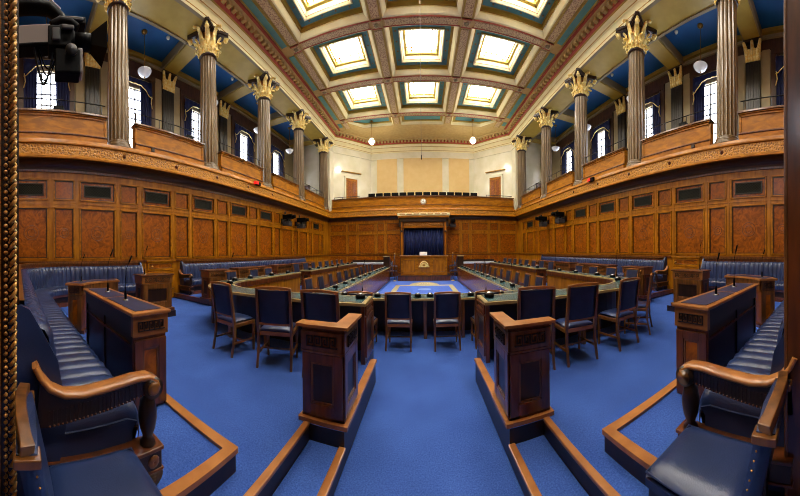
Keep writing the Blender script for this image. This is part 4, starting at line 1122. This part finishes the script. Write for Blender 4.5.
for sx in (-1, 1):
    S = SIDE[sx]; dy = .04 if sx < 0 else .12
    pts = [(-1.29,.0)]+[(x,y) for x, y in corner]+[(-6.73,3.42)]
    b = bench(f'long navy ribbed leather bench curving round the near {S} corner', pts, Z2, sx, dy-.09, ds_=.06, bk=1.25)
    bench_arm(b, sx*1.23, .0+dy, Z2, 0, 'carved arm with light oak top and scroll front')
    bench_arm(b, sx*6.73, 3.4+dy, Z2, -PI/2 if sx < 0 else PI/2)
    b = bench(f'long navy ribbed leather bench along the {S} wall beyond the low door', [(-6.73,4.86),(-6.73,13.3)], Z2, sx, 0)
    bench_arm(b, sx*6.73, 4.8, Z2, -PI/2 if sx < 0 else PI/2)
    bench_arm(b, sx*6.73, 13.36, Z2, -PI/2 if sx < 0 else PI/2)
    b = bench(f'low navy leather bench along the back wall at the {S} of the podium', [(-4.6,17.3),(-2.05,17.3)] if False else [(-4.7,17.3),(-2.1,17.3)], .0, sx, 0)

# ------------------------------------------------------------------ the two chairs nearest the camera
def near_chair(lab, x, y, rz, mirror=1):
    r = empty('side_chair', lab, 'chair', (x,y,Z1), rz)
    W = .18
    m = MB(); rows = []
    for i in range(13):
        t = i/12; xx = -W+2*W*t; row = []
        e = 1-abs(2*t-1)**8*.45
        for j in range(11):
            u = j/10; yy = -.17+.43*u; ee = 1-abs(2*u-1)**8*.45
            row.append((xx, yy, .40+.085*e*ee))
        rows.append(row)
    m.grid(rows, LEATHER)
    m.box(-W,-.17,.385,W,.26,.42,LEATHER)
    m.tube([(-W+.004,-.17,.444),(-W+.004,.256,.444),(W-.004,.256,.444),(W-.004,-.17,.444)], .006, 6, LEATHER)
    m.build('seat', r)
    m = MB(); m.box(-W+.01,-.17,.33,W-.01,.25,.386,LEATHERC); m.build('seat_frame', r)
    def yb(z): return -.17-.09*max(0,(z-.42))/.4
    m = MB(); rows = []
    for i in range(9):
        z = .42+.36*i/8; row = []
        for j in range(9):
            u = (j-4)/4; row.append((u*(W-.002), yb(z)+.035+.008*(1-u*u), z+.02*(1-u*u)*i/8))
        for j in range(9):
            u = (4-j)/4; row.append((u*(W-.002), yb(z)-.03, z+.02*(1-u*u)*i/8))
        rows.append(row)
    m.grid(rows, LEATHER, True, closed=True); m.add(rows[-1], [tuple(range(18))], LEATHER)
    br = m.build('backrest', r)
    m = MB()
    pts = [(u*(W+.004), yb(.8)+.01-.05*(1-u*u)*.4, .79+.035*(1-u*u)) for u in [k/5-1 for k in range(11)]]
    m.tube(pts, [.034]+[.03]*9+[.034], 4, CHAIRW, smooth=False)
    for s in (-1, 1): m.box(s*(W-.012)-.03,yb(.79)-.035,.745,s*(W-.012)+.03,yb(.79)+.05,.775,CHAIRW)
    m.build('back_frame', r, bevel=.004)
    m = MB()
    for s in (-1, 1):
        for k in range(7): m.ball((s*(W-.002), yb(.5+k*.035)+.02, .5+k*.035), .004, GILTD, 5)
    for k in range(9): m.ball((-W+.03+k*(2*W-.06)/8, .26, .405), .004, GILTD, 5)
    m.build('studs', br)
    for s in (-1, 1):
        m = MB(); m.tube([(s*(W-.03),-.15,.34),(s*(W-.03),-.17,.17),(s*(W-.025),-.22,0)], [.024,.022,.018], 4, DARKW, smooth=False); m.build('leg', r)
        m = MB(); m.tube([(s*(W-.03),.22,.34),(s*(W-.03),.225,0)], [.024,.017], 4, DARKW, smooth=False); m.build('leg', r)
    return r
near_chair('navy leather chair at the lower left corner beside the bench arm, nearest the camera', -.985, .27, 0)
near_chair('navy leather chair at the lower right corner beside the bench arm, nearest the camera', 0.985, .45, 0)

# ------------------------------------------------------------------ podium and curtain bay
r = empty('podium', 'wide oak speaker podium with gilt half-sun emblem below the navy curtain', 'podium', (.03,14.5,0))
m = MB(); m.box(-1.48,-.05,0,1.48,1.0,.27,MAHOG); m.box(-1.5,-.09,.27,1.5,1.0,.3,DARKW); m.build('plinth', r)
m = MB(); m.box(-1.31,.0,.3,1.31,.9,1.34,RAILW)
for k in range(3): framed(m, .82, .84, Matrix.Translation((-1.27+k*.86,.0,.4)), RAILW, WALLW, .07, .03)
m.build('body', r)
m = MB(); m.box(-1.36,-.08,1.34,1.36,.95,1.4,RAILW); m.box(-1.38,-.1,1.4,1.38,.95,1.43,OAK); m.box(-1.3,-.02,1.24,1.3,.0,1.34,RAILW); m.build('top', r, bevel=.008)
m = MB()
pts = [(.29*math.cos(PI*k/20), .8+.34*math.sin(PI*k/20)) for k in range(21)]
MX = Matrix(((1,0,0,0),(0,0,1,-.07),(0,1,0,0),(0,0,0,1)))
m.prism([(p[0], p[1]) for p in pts], .0, .04, GILTD, MX)
for k in range(9):
    a = PI*(k+.5)/9
    m.ball((.22*math.cos(a), -.085, .83+.25*math.sin(a)), .04, GOLD, 6)
    m.tube([(.08*math.cos(a),-.085,.84+.1*math.sin(a)),(.17*math.cos(a),-.085,.83+.2*math.sin(a))], .018, 5, GOLD)
m.box(-.3,-.1,.77,.3,-.06,.82,GOLD); m.build('half_sun_emblem', r)
m = MB(); m.box(-.2,-.02,0,.2,.3,.012,PAPER); m.box(-.22,.1,.012,.22,.13,.2,PAPER)
o = m.build('document_stand', loc=(0,14.75,1.43)); tag(o, 'white document stand on the podium top', 'document stand')
r = empty('curtain_canopy', 'carved oak canopy framing the navy curtain at the middle of the back wall', 'canopy', (.03,17.3,0))
m = MB()
for s in (-1, 1):
    m.box(s*1.43-.12,-.5,.0,s*1.43+.12,.0,3.7,MAHOG); m.box(s*1.43-.05,-.53,1.4,s*1.43+.05,-.5,3.6,WALLW)
    m.ball((s*1.43,-.55,2.98), .07, DARKW, 8); m.box(s*1.55-.07,-.6,3.3,s*1.55+.07,-.1,3.8,DARKW)
m.build('pilasters', r)
m = MB(); m.box(-1.4,-.42,3.2,1.4,-.1,3.6,MAHOG); m.box(-1.31,-.44,3.22,1.31,-.42,3.34,RAILW); m.box(-1.6,-.6,3.6,1.6,.0,3.86,DARKW); m.box(-1.66,-.72,3.86,1.66,.0,3.98,RAILW); m.build('entablature', r, bevel=.01)
m = MB(); m.box(-1.28,-.45,3.34,1.28,-.43,3.56,GILTD)
for k in range(12):
    u = -1.19+k*.216
    for q in (-1, 0, 1): m.tube([(u,-.46,3.35),(u+q*.06,-.47,3.46),(u+q*.075,-.46,3.54)], [.03,.025,.012], 5, GILTD)
m.build('carved_frieze', r)
m = MB(); m.box(-1.7,-.74,3.98,1.7,.0,4.16,CREAM)
for k in range(7): m.box(-1.55+k*.455,-.765,4.04,-1.2+k*.455,-.74,4.11,GILTD)
m.build('cornice', r, bevel=.01)
rows = []
for zi in range(2):
    rows.append([(-1.31+2.62*j/120, .05*math.sin(j/120*PI*30), (0, 2.1)[zi]) for j in range(121)])
m = MB(); m.grid(rows, NAVYC); o = m.build('curtain', None, (.03,17.12,1.2), recalc=False); o.modifiers.new('solid', 'SOLIDIFY').thickness = .02
tag(o, 'wide navy curtain hanging under the carved canopy on the back wall', 'curtain')
for sx in (-1, 1):
    g = empty('stanchion', f'thin dark pole on a pale foot at the {SIDE[sx]} front corner of the podium', 'pole', (sx*1.62+.02,14.25,.006))
    m = MB(); m.lathe([(.1,0),(.1,.03),(.03,.06)], 14, TEDGE); m.build('foot', g)
    m = MB(); m.tube([(0,0,.04),(0,0,1.5)], .02, 8, DARKW); m.build('pole', g)
    m = MB(); m.ball((0,0,1.53), .045, BRASS, 8); m.build('finial', g)
    g = empty('end_post', f'dark carved post with pale cap at the far end of the long low {SIDE[sx]} table', 'post', (sx*2.12,14.62,0))
    m = MB(); m.box(-.17,-.08,0,.17,.1,1.36,DARKW); m.build('shaft', g, bevel=.01)
    m = MB(); m.box(-.19,-.1,1.36,.19,.12,1.41,TEDGE); m.build('cap', g, bevel=.008)
    # ledge standing in for a bench back; pale top paints light caught by leather
    g = empty('side_ledge', f'low walnut ledge with a painted-sheen leather top behind the {SIDE[sx]} rows, beside the podium', 'ledge', (sx*3.42,15.9,0))
    m = MB(); m.box(-1.15,-.12,0,1.15,.3,.86,MAHOG); m.build('body', g)
    m = MB(); m.box(-1.17,-.15,.86,1.17,.33,.98,mat('painted-sheen leather', (176,178,190), .4, c2=(196,198,210), scale=12)); m.build('top', g, bevel=.02)
    m = MB(); m.box(-1.17,.33,.9,1.17,.38,1.12,DARKW); m.build('backboard', g)

# ------------------------------------------------------------------ wall cameras
def wall_camera(lab, x, y, z, rz):
    g = empty('wall_camera', lab, 'camera', (x,y,z), rz); g.scale = (1.25,)*3
    m = MB(); m.box(-.06,-.03,-.1,.06,.0,.1,BLACKM); m.tube([(0,-.02,0),(0,-.26,.0)], .025, 6, BLACKM); m.tube([(0,-.26,-.02),(0,-.26,.16)], .05, 10, BLACKM); m.build('bracket', g)
    m = MB(); m.box(-.14,-.4,-.2,.14,-.12,-.02,GREYD); m.tube([(-.14,-.26,-.1),(-.34,-.26,-.1)], .025, 6, BLACKM); m.build('pan_head', g, bevel=.02)
    m = MB(); m.box(-.1,-.5,.06,.1,-.1,.24,BLACK); m.tube([(0,-.5,.15),(0,-.62,.15)], [.06,.075], 12, BLACK); m.box(-.2,-.3,.24,-.14,-.24,.34,GREYD); m.build('body', g, bevel=.015)
    return g
for sx in (-1, 1):
    for k, px in enumerate((285, 299) if sx < 0 else (545, 562)):
        y = (D-.25)/abs(math.tan((px-423)/257))
        wall_camera(f'black remote camera on the {SIDE[sx]} wall, the {("nearer" if (k==0)==(sx<0) else "farther")} of the pair', sx*(D-.05), y, 3.22, PI/2 if sx < 0 else -PI/2)
wall_camera('black remote camera on the back wall to the right of the curtain canopy', 1.98, LB-.06, 3.5, 0)

# ------------------------------------------------------------------ doorway trims beside the camera
m = MB(); x0 = -1.27
m.box(-1.34,-.3,0,-1.24,-.105,3.6,GILTD)
m.box(-1.31,-.16,0,-1.225,-.09,3.6,RAILW)
for k in range(110):
    z = .03+k*.0325
    m.ball((-1.26,-.066,z), .012, GILTD, 6, sz=.9)
    m.ball((-1.262,-.049,z+.016), .006, GILTD, 4)
for k in range(90):
    z = .03+k*.04
    m.tube([(-1.262,-.044,z),(-1.25,-.036,z+.014),(-1.252,-.022,z+.03),(-1.262,-.014,z+.05)], [.006,.011,.012,.006], 6, GILTD)
    m.ball((-1.256,-.02,z+.012), .008, GOLD, 5)
m.box(-1.3,-.1,0,-1.268,-.002,3.6,DARKW); m.box(-1.3,-.08,0,-1.255,-.068,3.6,DARKW); m.box(-1.3,-.034,0,-1.258,-.03,3.6,DARKW)
struct(m.build('trim_10'))
m = MB(); m.box(1.2,-.1,0,1.25,.197,3.7,MAHOG); m.box(1.196,.187,0,1.256,.205,3.7,CHAIRW)
struct(m.build('door_3', bevel=.004))

# ------------------------------------------------------------------ television camera hanging at the upper left
g = empty('television_camera', 'large black television camera on a bracket at the upper left, beside the gilt doorway', 'camera', (-1.62,.24,3.0), 0); g.scale = (.84,)*3
# local: lens points along +x' (towards the chamber)
ca = PI/2-.12
def C(m): return Matrix.Rotation(ca, 4, 'Z') @ m
I4 = Matrix.Identity(4)
m = MB(); A = Matrix.Rotation(ca, 4, 'Z')
m.box(-.30,-.06,-.07,-.05,.06,.08,GREYP,A); m.box(-.31,-.062,-.08,-.05,.062,-.05,BLACK,A); m.build('side_body', g, bevel=.012)
m = MB(); m.box(-.07,-.07,-.09,.1,.07,.06,BLACK,A); m.lathe([(.0,-.07),(.07,-.07),(.085,-.05),(.085,.05),(.07,.07),(.0,.07)], 18, BLACK, A @ Matrix.Translation((.05,0,-.0)) @ RX); m.box(-.04,-.085,-.06,.02,-.07,.03,GREYD,A); m.box(.03,-.09,.02,.12,-.07,.05,GREYD,A); m.tube([A @ Vector((-.05,-.03,.08)),A @ Vector((.02,-.03,.12)),A @ Vector((.1,-.03,.11)),A @ Vector((.15,-.03,.07))], .035, 8, BLACK); m.build('body', g, bevel=.015)
m = MB(); m.tube([A @ Vector((.13,0,.0)),A @ Vector((.2,0,.0)),A @ Vector((.25,0,.0))], [.055,.06,.06], 14, BLACK); 
m.tube([A @ Vector((.25,0,.0)),A @ Vector((.36,0,.0))], [.06,.145], 4, BLACK, smooth=False); m.build('lens_hood', g)
m = MB(); m.box(.03,-.05,.1,.21,.06,.15,BLACK,A); m.box(.05,-.06,.115,.19,-.05,.14,GREYD,A); m.build('viewfinder', g, bevel=.01)
m = MB(); m.box(-.02,-.06,-.28,.17,.06,-.1,BLACK,A); m.box(.15,-.05,-.27,.19,.05,-.08,GREYP,A); m.lathe([(.04,0),(.05,.02),(.0,.03)], 14, BLACKM, A @ Matrix.Translation((.1,-.07,-.13)) @ RX); m.build('pan_head', g, bevel=.012)
m = MB(); pts = [A @ Vector(p) for p in ((-.42,0,.26),(-.2,0,.26),(-.06,0,.24),(.02,0,.17),(.03,0,.08))]; m.tube(pts, [.05,.052,.05,.045,.04], 8, BLACK)
m.tube([A @ Vector((-.4,-.03,.312)),A @ Vector((-.2,-.03,.314)),A @ Vector((-.06,-.03,.29)),A @ Vector((.02,-.03,.215))], .008, 5, PAPER); m.build('arm', g)
for q in range(5):
    m = MB(); o1 = RND.uniform(-.03,.03); pts = []
    for k in range(10):
        t = k/9; pts.append(A @ Vector((-.16+.14*t+o1, -.02+.03*math.sin(q), -.08-.26*math.sin(PI*t)*(.5+.13*q)-.04*t)))
    m.tube(pts, .006, 5, BLACK); m.build('cable', g)
m = MB(); m.tube([A @ Vector((-.4,0,.26)),Vector((-2.0,-.02,.5)),Vector((-2.1,-.36,.5))][:1]+[A @ Vector((-.5,0,.27)),Vector((-.45,-.36,.27))], .03, 6, BLACK); m.build('wall_bracket', g)

# ------------------------------------------------------------------ light, camera
w = bpy.data.worlds.new('World'); SC.world = w; w.use_nodes = True
w.node_tree.nodes['Background'].inputs['Color'].default_value = (.8,.88,1,1); w.node_tree.nodes['Background'].inputs['Strength'].default_value = .3
cd = bpy.data.cameras.new('Camera'); cam = bpy.data.objects.new('Camera', cd); COL.objects.link(cam)
F, XC, YH = 257., 423., 251.5
cd.type = 'PANO'; cd.panorama_type = 'CENTRAL_CYLINDRICAL'
cd.central_cylindrical_range_u_min = -XC/F; cd.central_cylindrical_range_u_max = (800-XC)/F
cd.central_cylindrical_range_v_min = -(496-YH)/F; cd.central_cylindrical_range_v_max = YH/F
cd.central_cylindrical_radius = 1
cd.clip_start = .02
cam.location = (-.02, 0, 1.65)
cam.rotation_euler = (PI/2, math.radians(.5), 0)
SC.camera = cam
vs_ = SC.view_settings; vs_.view_transform = 'Standard'; vs_.look = 'None'; vs_.gamma = 1; vs_.use_curve_mapping = False; vs_.exposure = 1.15
SC.cycles.max_bounces = 10; SC.cycles.diffuse_bounces = 6; SC.cycles.glossy_bounces = 4; SC.cycles.use_denoising = True; SC.cycles.filter_width = 1.0
SC.cycles.sample_clamp_indirect = 6
